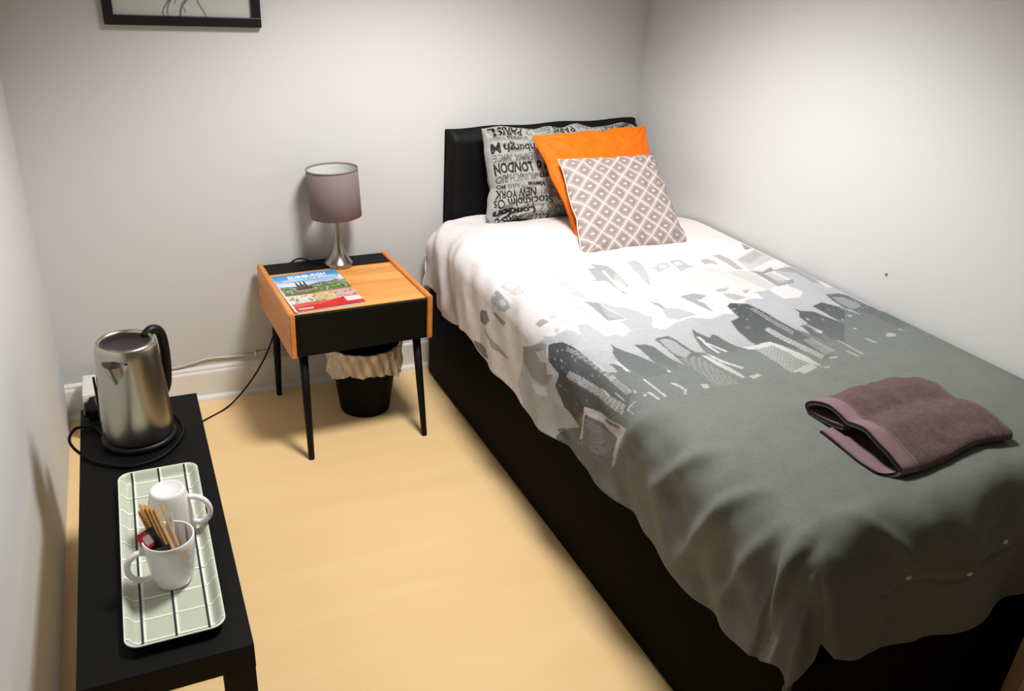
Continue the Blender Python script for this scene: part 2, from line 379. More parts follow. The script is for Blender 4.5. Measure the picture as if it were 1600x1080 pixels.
# ---- duvet print (u, v in millimetres over the cloth)
DUVET_PRINT = [
('l','L1',1,'1360,660 1305,640 1190,646 1166,683 1114,718 1064,726 1023,775 1007,778 970,815 955,852 936,886 905,883 879,915 858,941 816,929 800,978 761,1021 719,1009 688,995 641,943 599,932 675,963 578,935 510,943 408,918 301,883 214,903 199,941 112,938 0,946 0,1006 -50,1006 -50,3000 1360,3000'),
('p','T1',1,'1143,640 1122,658 1109,692 1130,720 1161,698 1172,672 1177,646'),
('p','T1',0.7,'1166,680 1179,703 1187,732 1200,803 1206,866 1216,843 1219,749 1198,720 1185,686'),
('p','T1',1,'1292,592 1268,643 1255,689 1274,726 1305,678 1305,632 1305,603'),
('p','T2',1,'1059,720 1030,726 1012,735 1012,763 1020,818 1030,838 1054,821 1064,786'),
('p','W',0.6,'1033,726 1028,732 1030,740 1038,735'),
('p','W',0.55,'1038,769 1020,792 1028,818 1046,801'),
('p','T1',0.9,'1093,732 1083,758 1088,829 1106,823 1104,783'),
('p','T2',0.55,'996,740 981,740 957,752 955,795 957,849 968,846 989,821 994,792'),
('p','W',0.9,'986,746 960,758 962,792 975,795 983,775'),
('p','W',0.8,'978,812 965,826 968,838 981,823'),
('p','W',0.9,'1009,732 999,749 1009,843 1015,838'),
('p','T3',0.5,'939,823 934,841 934,889 944,869'),
('p','T2',0.55,'900,815 881,806 868,818 863,855 871,901 884,883 905,889 902,849'),
('p','W',0.7,'887,846 873,849 879,875 889,866'),
('p','T2',0.6,'837,798 819,821 819,852 805,872 811,918 811,989 826,975 845,949 839,906 837,846'),
('p','W',0.7,'847,852 837,866 842,952 855,949'),
('p','T3',0.75,'792,886 751,903 709,915 719,1009 771,1009 813,1001'),
('p','W',0.9,'711,892 701,912 709,1012 724,1012 714,949'),
('p','T2',0.95,'698,780 669,780 667,740 641,752 620,775 625,855 646,952 662,952 654,903 680,903 688,1006 698,1001 693,895 743,875 717,869'),
('p','W',0.8,'664,809 654,815 683,963 690,986 690,952'),
('p','T2',0.7,'544,769 507,760 502,801 549,912 583,972 583,932'),
('p','W',0.8,'557,798 554,806 586,961 599,961'),
('p','T3',0.7,'636,843 622,861 646,935 683,975 683,921'),
('p','T2',0.5,'599,872 591,883 612,943 625,946'),
('p','T2',0.65,'494,835 473,832 437,801 405,806 424,855 452,861 492,892'),
('p','W',0.6,'450,818 426,823 437,852 463,849'),
('p','T2',0.7,'390,792 343,792 348,835 343,878 377,875 418,906'),
('p','W',0.7,'384,812 361,812 366,838 398,843'),
('p','T3',0.6,'327,832 319,846 332,878 345,875'),
('p','T2',0.8,'282,818 246,809 230,832 238,866 259,852 288,855'),
('p','T2',0.85,'199,778 165,780 162,838 188,935 209,921 196,846'),
('p','W',0.7,'214,843 204,855 214,981 228,966'),
('p','T3',1,'146,843 10,775 5,875 102,923 170,943'),
('p','T2',0.5,'141,843 24,792 26,835 133,898'),
('p','T1',0.8,'13,706 8,763 50,772 31,738'),
('p','T3',0.9,'256,938 209,929 188,958 188,1092 241,1118 251,1055'),
('p','T2',0.4,'879,955 850,963 845,1141 884,1138'),
('p','W',0.5,'837,986 837,1003 845,1132 853,1129'),
('l','L2',1,'1360,1015 1305,995 1261,932 1161,961 1104,966 1054,1043 1030,1069 1017,1066 999,1104 962,1121 949,1138 944,1172 928,1126 907,1126 892,1146 889,1226 866,1221 847,1244 811,1221 811,1166 782,1161 798,1021 774,1066 740,1089 724,1132 727,1164 714,1181 748,1232 727,1249 688,1241 617,1229 570,1252 502,1235 486,1244 361,1161 316,1172 303,1121 238,1115 248,1195 186,1195 139,1161 152,1101 105,1084 97,972 10,966 3,986 -50,986 -50,3000 1360,3000'),
('p','M2',1,'832,998 819,1012 800,1026 798,1101 782,1158 839,1146 834,1075'),
('p','L2',0.6,'803,1038 779,1032 787,1155 829,1135'),
('p','W',0.8,'884,1138 839,1146 782,1158 790,1166 845,1155 887,1144'),
('p','M2',0.9,'1009,1001 991,1006 981,1015 975,1046 1007,1029'),
('p','L2',0.8,'968,1026 947,1029 949,1049 965,1038'),
('p','L2',0.7,'949,1078 936,1086 928,1109 949,1104'),
('p','L2',0.8,'975,1084 970,1101 986,1106 989,1092'),
('p','W',0.9,'941,1104 926,1124 944,1175 947,1166 939,1126 947,1112'),
('p','M2',0.9,'659,1072 654,1092 643,1115 649,1149 662,1144'),
('p','W',0.5,'664,1106 656,1135 688,1235 709,1235 698,1184'),
('p','W',0.9,'737,1212 717,1218 727,1241 696,1241 685,1241 717,1255 737,1249'),
('p','M2',0.6,'659,1144 617,1155 591,1218 656,1226 680,1204'),
('p','M2',0.9,'552,1084 497,1072 468,1104 510,1129 520,1172 531,1218 544,1175'),
('p','W',0.7,'523,1124 486,1129 494,1169 523,1146'),
('p','W',0.9,'505,1166 460,1169 479,1235 502,1235 520,1209'),
('p','W',0.9,'575,1246 531,1235 536,1244 557,1252'),
('p','M2',0.7,'408,1064 379,1064 345,1058 387,1089 413,1084'),
('p','M2',0.8,'327,1095 296,1095 335,1126'),
('p','M2',0.7,'405,1098 369,1112 353,1149 398,1161 411,1135'),
('p','W',0.8,'309,1126 298,1129 311,1175 322,1172'),
('p','M2',1,'175,949 144,975 89,949 94,978 152,992 152,1058 94,1066 110,1089 188,1101 180,1046'),
('p','L2',0.7,'146,995 118,989 115,1075 167,1084'),
('p','M2',0.8,'97,972 13,969 26,1049 21,1115 55,1106 44,1026'),
('p','W',0.6,'18,1089 0,1092 5,1152 34,1155'),
('p','M1',0.9,'1104,966 1077,1015 1038,1066 1030,1101 1091,1164 1148,1132 1166,1026 1161,961'),
('p','W',0.5,'1077,1046 1051,1092 1080,1121 1093,1081'),
('p','W',0.5,'1033,1095 1028,1106 1070,1135 1096,1164 1117,1126'),
('p','M1',0.8,'1164,1018 1143,1058 1153,1132 1164,1095'),
('p','W',0.4,'1182,1041 1161,1124 1185,1138 1200,1078'),
('l','L3',1,'1360,1224 1295,1204 1258,1246 1203,1324 1190,1281 1185,1229 1135,1172 1093,1184 1070,1129 1030,1104 1020,1112 996,1146 989,1201 991,1275 989,1355 970,1389 960,1392 962,1349 952,1355 941,1384 936,1355 926,1312 913,1301 905,1272 902,1292 887,1324 876,1349 855,1412 847,1295 842,1306 819,1306 808,1324 811,1392 792,1449 779,1292 737,1289 730,1318 724,1392 701,1412 677,1327 659,1292 643,1349 620,1332 602,1415 591,1435 573,1449 547,1418 549,1392 541,1341 518,1281 479,1269 458,1189 432,1169 384,1195 374,1258 377,1321 377,1384 353,1421 343,1369 309,1364 303,1321 277,1292 269,1261 267,1286 230,1298 217,1341 201,1378 196,1261 149,1249 118,1286 102,1367 89,1218 81,1195 29,1198 21,1272 16,1321 8,1358 -50,1358 -50,3000 1360,3000'),
('p','D',1,'1190,1281 1185,1229 1132,1175 1093,1184 1072,1129 1030,1104 1020,1112 996,1146 989,1201 991,1275 989,1355 981,1398 981,1458 983,1487 1023,1504 1057,1487'),
('p','D',0.95,'1190,1272 1193,1309 1117,1344 1091,1424 1064,1392 1138,1226 1179,1224'),
('p','D',0.6,'1085,1424 1072,1515 1070,1535 1041,1549 1057,1469 1072,1395'),
('p','D2',0.8,'926,1315 913,1298 905,1272 902,1292 887,1324 876,1347 855,1409 853,1472 921,1458 934,1378'),
('p','D2',0.8,'847,1295 842,1306 819,1309 808,1324 808,1389 808,1438 829,1464 842,1418 853,1407'),
('p','D2',0.7,'960,1349 952,1358 947,1412 960,1415 962,1384'),
('p','D',1,'547,1418 549,1392 539,1338 518,1281 479,1269 460,1192 432,1169 387,1198 377,1261 377,1324 377,1384 379,1449 392,1541 452,1575 455,1521 486,1441 497,1421'),
('p','D',0.9,'311,1367 301,1321 277,1292 269,1261 264,1286 228,1298 214,1341 201,1381 201,1395 301,1495 316,1464 319,1412'),
('p','D',0.9,'199,1264 146,1246 133,1269 118,1312 178,1372 191,1369'),
('p','D',0.8,'343,1375 330,1378 327,1438 350,1481 353,1429'),
('p','D2',0.8,'774,1286 740,1292 732,1321 724,1392 724,1421 740,1415 787,1447 792,1435'),
('p','L2',0.75,'771,1298 751,1298 737,1324 735,1395 766,1412 777,1398 782,1367'),
('p','D2',1,'656,1289 654,1324 641,1349 620,1332 612,1349 607,1421 625,1444 641,1427 672,1404 683,1364'),
('p','D2',0.9,'847,1298 821,1309 816,1329 813,1398 853,1407'),
('p','D2',0.9,'81,1198 92,1221 55,1204 29,1198 13,1221 13,1266 13,1278 10,1324 16,1455 68,1478 65,1421 65,1364 86,1335 110,1304 99,1244'),
('p','L2',0.5,'76,1218 39,1226 26,1284 44,1306 92,1315 89,1258'),
('h','W',(0.75,34,0.55),'1077,1235 1051,1252 1017,1495 1046,1498'),
('h','W',(0.45,30,0.5),'1012,1175 999,1178 975,1409 994,1409'),
('h','W',(0.6,16,0.55),'996,1361 981,1395 975,1484 996,1475'),
('h','W',(0.8,40,0.6),'463,1358 437,1347 426,1549 452,1567'),
('h','W',(0.4,20,0.5),'408,1229 387,1221 387,1395 411,1415'),
('h','W',(0.45,14,0.5),'405,1447 369,1444 371,1535 421,1549'),
('h','W',(0.75,20,0.45),'570,1455 505,1441 502,1581 583,1598'),
('p','W',0.85,'586,1444 594,1429 544,1424 497,1421 489,1444 479,1507 479,1578 479,1592 494,1590 507,1581 507,1527 505,1441 565,1449'),
('p','W',0.8,'581,1595 547,1584 502,1581 502,1601 557,1610 554,1598'),
('p','W',0.8,'494,1598 460,1601 463,1607 492,1604'),
('p','W',0.8,'429,1564 395,1561 400,1567 424,1569'),
('p','W',0.8,'1242,1327 1177,1341 1114,1347 1091,1424 1072,1515 1067,1538 1109,1521 1190,1509 1221,1492 1174,1495 1117,1501 1117,1427 1135,1355 1234,1341'),
('p','D',0.75,'1140,1352 1122,1429 1117,1492 1159,1492 1203,1475 1229,1407 1242,1352'),
('h','W',(0.35,22,0.4),'1148,1349 1119,1492 1200,1475 1247,1347'),
('p','D',0.9,'1093,1435 1080,1501 1088,1501 1104,1438'),
('p','D',0.7,'1276,1201 1255,1238 1266,1286 1289,1269 1295,1244'),
('p','W',0.8,'944,1361 939,1367 936,1418 939,1415'),
('p','W',0.8,'931,1464 926,1464 923,1555 928,1558'),
('p','W',0.8,'952,1515 949,1521 947,1558 952,1555'),
('p','W',0.8,'879,1509 873,1512 873,1532 876,1535'),
('p','W',0.8,'1030,1384 1028,1387 1025,1427 1030,1427'),
('p','W',0.8,'1012,1438 1009,1441 1009,1481 1012,1478'),
('p','W',0.8,'1023,1504 994,1515 994,1518 1020,1512'),
('p','W',0.8,'1025,1504 1020,1512 1020,1544 1023,1541'),
('p','W',0.8,'973,1481 968,1487 973,1495 978,1489'),
('p','W',0.8,'965,1515 960,1524 965,1527 970,1524'),
('p','W',0.8,'1009,1521 1007,1524 1009,1527 1012,1524'),
('p','W',0.8,'850,1455 845,1464 850,1467 853,1461'),
('p','W',0.8,'931,1461 928,1472 923,1555 931,1561 931,1549'),
('p','W',0.8,'957,1518 949,1518 944,1558 949,1561'),
('p','W',0.8,'879,1509 868,1518 863,1555 876,1572 884,1572 871,1555 876,1529'),
('p','W',0.8,'821,1549 805,1555 808,1572 824,1569'),
('p','W',0.8,'690,1567 667,1572 664,1584 688,1581'),
('p','W',0.8,'847,1452 845,1461 850,1467 853,1461'),
('p','W',0.8,'706,1415 696,1432 675,1529 683,1535 701,1478'),
('p','W',0.8,'722,1418 709,1427 698,1567 709,1567 719,1504'),
('p','W',0.8,'672,1329 664,1332 667,1427 675,1429'),
('p','W',0.8,'669,1367 662,1369 641,1427 651,1429'),
('p','W',0.8,'939,1341 936,1352 936,1412 944,1409'),
('h','W',(0.35,26,0.35),'782,1412 732,1418 732,1592 792,1572'),
('p','W',0.6,'149,1495 126,1481 107,1492 123,1509 146,1507'),
('p','W',0.6,'220,1487 212,1489 212,1524 220,1524'),
('p','W',0.6,'348,1541 337,1541 332,1578 343,1581'),
('p','W',0.6,'311,1475 306,1481 303,1567 314,1572'),
('p','W',0.6,'73,1467 58,1469 68,1484 71,1475'),
('p','W',0.6,'146,1349 128,1352 146,1364'),
('p','W',0.6,'196,1424 186,1427 196,1435 204,1432'),
('p','W',0.6,'330,1401 309,1418 319,1427'),
('p','W',0.7,'322,1367 316,1375 306,1418 316,1424'),
('p','W',0.6,'180,1358 178,1369 186,1375'),
]

G_ = lambda g, w=0: lin3((g+w, g, g-w))
PCOL = {'W': lin3((222, 218, 219)), 'L1': lin3((207, 204, 204)), 'T1': lin3((126, 124, 124)), 'T2': lin3((158, 159, 161)), 'T3': lin3((190, 190, 190)),
        'L2': lin3((172, 174, 178)), 'M2': lin3((144, 147, 150)), 'M1': lin3((140, 140, 142)),
        'L3': lin3((104, 111, 112)), 'D': lin3((74, 79, 83)), 'D2': lin3((90, 97, 99))}
def duvet_colours(u0, v0):
    """paint the skyline print on the (NU, NV) array"""
    nu, nv = u0.shape
    cv = np.empty((nu, nv, 3)); cv[:] = PCOL['W']
    du = u0[1, 0]-u0[0, 0]; dv = v0[0, 1]-v0[0, 0]
    tocell = lambda uv: [((v-v0[0, 0])/dv, u/du) for u, v in uv]
    for kind, c, o, s in DUVET_PRINT:
        uv = [tuple(float(q)/1000 for q in w.split(',')) for w in s.split()]
        if kind == 'h':
            op, n, fr = o; a, b, c2, d = map(np.array, uv)
            for i in range(n):
                t0, t1 = i/n, (i+fr)/n
                # stripes run across the long direction b->c2 / a->d
                fill(cv, tocell([a+(d-a)*t0, b+(c2-b)*t0, b+(c2-b)*t1, a+(d-a)*t1]), PCOL[c], op)
        else:
            fill(cv, tocell(uv), PCOL[c], o if kind == 'p' else 1)
            if kind == 'l' and c == 'L1':
                pass
    # lit windows scattered over the dark towers
    wr_ = np.random.default_rng(3)
    for _ in range(900):
        u, v = wr_.uniform(0.0, 1.28), wr_.uniform(0.85, 1.35); i, j = int(u/du), int((v-v0[0, 0])/dv)
        c = cv[min(i, nu-1), min(j, nv-1)].mean()
        if 0.05 < c < 0.16 and wr_.uniform() < 1.15-0.9*abs(v-1.05)*2.5:
            l = wr_.uniform(0.004, 0.016); sk = 0.25*l
            fill(cv, tocell([(u, v), (u+0.0035, v), (u+0.0035+sk, v+l), (u+sk, v+l)]), PCOL['W'], wr_.uniform(0.12, 0.5))
    # below the dark skyline colours pale, then darken to olive grey towards the foot
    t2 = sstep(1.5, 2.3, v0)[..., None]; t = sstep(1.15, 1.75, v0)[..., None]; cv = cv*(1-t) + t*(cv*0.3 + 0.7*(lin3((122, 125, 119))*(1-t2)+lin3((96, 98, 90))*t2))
    # grainy print
    g = 0.93 + 0.14*vnoise(u0*220, v0*220, 21)
    return cv*g[..., None]
M_duvet = mat('printed_cotton', (1, 1, 1, 1), 0.8, attr=True, bump=0.06, bscale=260, spec=0.2)
CREASES += [((0.60, 1.42), (0.36, 1.86), 0.016, 0.006), ((0.72, 1.45), (0.50, 1.86), 0.02, 0.006),
            ((0.93, 1.80), (1.18, 1.66), 0.022, 0.012), ((0.95, 1.93), (1.28, 1.78), 0.02, 0.014), ((0.98, 2.02), (1.25, 1.95), 0.02, 0.012),
            ((0.92, 1.62), (1.20, 1.50), 0.03, 0.008), ((0.98, 2.1), (1.22, 2.12), 0.03, 0.012),
            ((0.86, 2.06), (0.70, 2.30), 0.022, 0.012), ((0.70, 2.28), (0.40, 2.22), 0.02, 0.012), ((0.60, 2.18), (0.2, 2.15), 0.05, -0.014), ((0.82, 2.30), (0.1, 2.285), 0.007, -0.006)]
_a = np.linspace(0, 1, NU); _b2 = np.linspace(0, 1, NV)
A_, B_ = np.meshgrid(_a, _b2, indexing='ij')
U0, V0, DP = duvet_geo(A_, B_)
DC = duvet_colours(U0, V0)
# rolled hems: the cloth turns under along the left side and the foot
def turn(P, axis, inward, k=7, r=0.007, tail=0.03):
    last = P[-1] if axis == 0 else P[:, -1]; prev = P[-3] if axis == 0 else P[:, -3]
    t = last-prev; t /= np.linalg.norm(t, axis=-1, keepdims=True)+1e-9
    out = []
    for j in range(1, k+1):
        a = math.pi*j/k
        out.append(last + t*(r*math.sin(a)) + inward*(r*(1-math.cos(a))))
    out.append(last + inward*2*r - t*tail)
    return np.stack(out, axis)
def hem_normal(P, axis):
    """direction into the bed at the hem"""
    N = np.zeros((P.shape[1] if axis == 0 else P.shape[0], 3))
    if axis == 0: N[:, 0] = 1
    else: N[:, 1] = 1
    return N
t0_ = turn(DP, 0, hem_normal(DP, 0)); P1 = np.concatenate([DP, t0_], 0); C1 = np.concatenate([DC, np.repeat(DC[-1:], len(t0_), 0)], 0)
n1 = np.zeros((P1.shape[0], 3)); n1[:, 1] = 1; n1[NU-60:, 0] = np.linspace(0, 0.7, P1.shape[0]-NU+60); n1 /= np.linalg.norm(n1, axis=1, keepdims=True)
t1_ = turn(P1, 1, n1); P1 = np.concatenate([P1, t1_], 1); C1 = np.concatenate([C1, np.repeat(C1[:, -1:], t1_.shape[1], 1)], 1)
dv_root = empty('duvet', (-0.49, -1.1, 0.7)); tag(dv_root, 'duvet printed with a city skyline fading from white to grey, spread over the bed', 'duvet')
OFF = np.array([-0.49, -1.1, 0.7])
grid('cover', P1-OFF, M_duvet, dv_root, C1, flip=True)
M_button = mat('pearl_button', lin(205, 203, 195), 0.2)
def on_duvet(u, v):
    i = int(round(u/(UT+HL)*(NU-1))); j = int(round((v+0.10)/(VT+HF+0.10)*(NV-1)))
    i = min(max(i, 1), NU-2); j = min(max(j, 1), NV-2)
    n = np.cross(DP[i, j+1]-DP[i, j-1], DP[i+1, j]-DP[i-1, j]); n /= np.linalg.norm(n)
    if n @ (CAM_POS-DP[i, j]) < 0: n = -n
    return DP[i, j], n
for (u, v) in ((0.74, 2.27), (0.60, 2.27), (0.46, 2.265), (0.33, 2.26)):
    p, n = on_duvet(u, v)
    o = lathe('button', [(0, 0.004), (0.004, 0.0045), (0.006, 0.003), (0.0062, 0.0), (0.004, -0.001)], M_button, dv_root, 14, loc=tuple(p-OFF))
    o.rotation_euler = Vector(n).to_track_quat('Z', 'Y').to_euler()

# ------------------------------------------------------------------ cushions
def cushion(name, BL, BR, TL, TR, T, n, colfn, m, label, cat, pinch=0.05, seed=1, wr=0.006, piping=None, power=0.42, wob=0.0):
    BL, BR, TL, TR = map(np.array, (BL, BR, TL, TR))
    c = (BL+BR+TL+TR)/4
    nrm = np.cross((BR+TR-BL-TL), (TL+TR-BL-BR)); nrm /= np.linalg.norm(nrm)     # towards the room
    w = np.linalg.norm(BR+TR-BL-TL)/2; h = np.linalg.norm(TL+TR-BL-BR)/2
    def surf(k, l, side):
        s, t = np.meshgrid(np.linspace(-1, 1, k), np.linspace(-1, 1, l), indexing='ij')
        s2 = s*(1-pinch*(1-t*t)*s*s); t2 = t*(1-pinch*(1-s*s)*t*t)
        a, b = (s2+1)/2, (t2+1)/2
        P = ((BL*(1-a)[..., None]+BR*a[..., None])*(1-b)[..., None] + (TL*(1-a)[..., None]+TR*a[..., None])*b[..., None])
        if wob:
            q = np.maximum(np.abs(s), np.abs(t))**3
            P = P + ((BR-BL)/w*((vnoise(s*3+seed, t*4, seed+5)-0.5)*2*wob*q)[..., None] + (TL-BL)/h*((vnoise(s*5, t*3+seed, seed+6)-0.5)*2*wob*q)[..., None])
        e = np.clip((1-s**4)*(1-t**4), 0, 1)**power
        wrk = wr*(vnoise(s*5+seed*7, t*5, seed)-0.5 + 0.5*(vnoise(s*11, t*11+seed, seed+1)-0.5))*2
        # puckers radiating from the corners
        for sx in (-1, 1):
            for sy in (-1, 1):
                ang = np.arctan2(t-sy, s-sx); rr = np.hypot(t-sy, s-sx)
                wrk = wrk + wr*0.7*np.sin(ang*14+seed)*np.exp(-(rr/0.5)**2)
        d = side*(T/2*e + wrk*np.minimum(e*1.5, 1) + 0.0015)
        return s, t, P + nrm*d[..., None]
    s, t, Fp = surf(n[0], n[1], 1); _, _, Bp = surf(40, 40, -1)
    cols, bc = colfn(s, t, w, h)
    root = empty(name, tuple((BL+BR)/2)) ; tag(root, label, cat)
    o0 = np.array((BL+BR)/2)
    grid('cover', Fp-o0, m, root, cols, flip=True, extra=(Bp-o0, bc))
    if piping:
        k = 40; ring = np.concatenate([Fp[np.linspace(0, n[0]-1, k).astype(int), 0], Fp[-1, np.linspace(0, n[1]-1, k).astype(int)][1:], Fp[np.linspace(n[0]-1, 0, k).astype(int), -1][1:], Fp[0, np.linspace(n[1]-1, 0, k).astype(int)][1:]])
        tube('piping', [tuple(p) for p in ring-o0], 0.0025, piping, root, 6)
    return root
M_print = mat('printed_pillowcase', (1, 1, 1, 1), 0.75, attr=True, bump=0.08, bscale=300, spec=0.2)
M_weave = mat('jacquard_weave', (1, 1, 1, 1), 0.8, attr=True, bump=0.12, bscale=350, spec=0.2)
M_orange = mat('orange_cotton', lin(240, 110, 8), 0.7, bump=0.08, bscale=320, spec=0.25)
M_pip = mat('pink_grey_piping', lin(214, 198, 194), 0.7)
def city_print(s, t, w, h):
    nu, nv = s.shape
    W_, H_ = nu, nv
    bg = lin3((158, 160, 156)); ink = lin3((42, 42, 42)); mid = lin3((92, 93, 92))
    cv = np.empty((H_, W_, 3)); cv[:] = bg      # rows from the top of the pillow
    rows = [ # (top fraction, height fraction, [(text, width fraction, bold, ink)]), written upside down, left to right as seen
        (0.015, .085, [('L', .04, .03, ink), ('PARIS', .15, .03, ink), ('2', .04, .0, mid), ('Bern', .11, 0, mid), ('PARIS', .15, .03, ink), ('London', .16, .0, mid), ('EDINBURGH', .2, .02, ink)]),
        (0.105, .05, [('Milan', .09, 0, mid), ('Vienna', .13, .0, ink), ('ROMA', .12, .0, mid), ('Vienna', .13, .0, ink), ('Geneva', .13, .0, mid), ('OSLO', .1, .02, ink)]),
        (0.165, .115, [('M', .05, .03, ink), ('Edinburgh', .30, .025, ink), ('Zurich', .19, .01, mid), ('Madrid', .22, .02, ink)]),
        (0.29, .075, [('NICE', .11, 0, mid), ('VIENNA', .16, .0, mid), ('GENOA', .13, .0, mid), ('Berne', .15, .02, ink), ('TURIN', .14, 0, mid)]),
        (0.375, .11, [('LONDON', .245, .04, ink), ('d', .035, .03, ink), ('Madrid', .2, .03, ink), ('LONDON', .24, .04, ink)]),
        (0.495, .085, [('RIO', .08, .03, mid), ('MUNICH', .16, .0, mid), ('Bern', .12, .035, ink), ('MILAN', .14, .0, mid), ('Lisbon', .16, .02, ink)]),
        (0.595, .05, [('MO', .06, .04, ink), ('PARIS', .10, .0, mid), ('Vienna', .12, .04, ink), ('PRAGUE', .15, .0, mid), ('Vienna', .13, .03, ink), ('ROME', .1, 0, mid)]),
        (0.655, .085, [('NEW YORK', .25, .03, ink), ('HELSINKI', .15, .0, mid), ('NEW YORK', .24, .03, ink), ('ATHENS', .15, .0, mid)]),
        (0.745, .095, [('Os', .05, .02, ink), ('Stockholm', .29, .02, ink), ('Zurich', .16, .02, mid), ('Stockholm', .28, .02, ink)]),
        (0.845, .08, [('London', .24, .05, ink), ('2', .03, 0, mid), ('PARIS', .15, .0, mid), ('London', .22, .05, ink)]),
        (0.925, .07, [('L', .03, .03, ink), ('PARIS', .14, .04, ink), ('MOSCOW', .15, .02, ink), ('Roma', .12, .0, mid), ('PARIS', .14, .04, ink)]),
    ]
    for top, hh, words in rows:
        x = 0.02
        for txt, ww, bo, ic in words:
            write(cv, txt, x*W_, top*H_, ww*W_*0.93, hh*H_, ic, bo, True); x += ww+0.012
            if x > 0.98: break
    cv = cv*(0.9+0.2*vnoise(np.arange(H_)[:, None]*0.5+0*np.arange(W_)[None], np.arange(W_)[None]*0.5+0*np.arange(H_)[:, None], 5))[..., None]
    return cv[::-1].transpose(1, 0, 2), bg
def diamonds(s, t, w, h):
    a, b = (s+1)/2, (t+1)/2
    N = 5.6
    p = a*N + b*N*0.98; q = a*N - b*N*0.98 + 20
    fp, fq = np.abs((p % 1)-0.5), np.abs((q % 1)-0.5)
    line = np.maximum(sstep(0.44, 0.475, fp), sstep(0.44, 0.475, fq))
    cx, cy = (p % 1)-0.5, (q % 1)-0.5
    X, Y = (cx+cy), (cx-cy)
    rad = np.maximum(np.abs(cx), np.abs(cy))
    base, dark, pale = lin3((170, 156, 151)), lin3((148, 136, 132)), lin3((222, 205, 200))
    k = sstep(0.30, 0.34, rad); col = dark*(1-k)[..., None] + base*k[..., None]
    k = (1-sstep(0.13, 0.17, rad))*0.55; col = col*(1-k)[..., None] + base*k[..., None]
    k = (1-sstep(0.16, 0.22, np.hypot(X*1.0, Y*1.9)))*0.9; col = col*(1-k)[..., None] + pale*k[..., None]
    col = col*(1-line)[..., None] + pale*line[..., None]
    col = col*(0.94+0.12*vnoise(a*160, b*160, 31))[..., None]
    return col, base
def plain(s, t, w, h): return None, None
cushion('pillow', (-0.785, -0.262, 0.702), (-0.09, -0.262, 0.705), (-0.778, -0.125, 1.036), (-0.085, -0.125, 1.056), 0.15, (560, 300), city_print, M_print,
        'grey pillow printed with upside-down city names, propped against the headboard', 'pillow', seed=3, wr=0.013, pinch=0.03, wob=0.014)
cushion('cushion', (-0.598, -0.635, 0.724), (-0.205, -0.615, 0.735), (-0.622, -0.262, 1.040), (-0.125, -0.25, 1.064), 0.076, (120, 120), plain, M_orange,
        'plain bright orange square cushion leaning on the printed pillow', 'cushion', seed=5, wr=0.007, pinch=0.04, wob=0.009)
cushion('cushion', (-0.650, -0.770, 0.732), (-0.216, -0.766, 0.735), (-0.592, -0.425, 0.985), (-0.182, -0.42, 0.983), 0.076, (360, 360), diamonds, M_weave,
        'small grey cushion with a pale diamond lattice, in front of the orange cushion', 'cushion', seed=9, wr=0.004, pinch=0.03, piping=M_pip, wob=0.006)

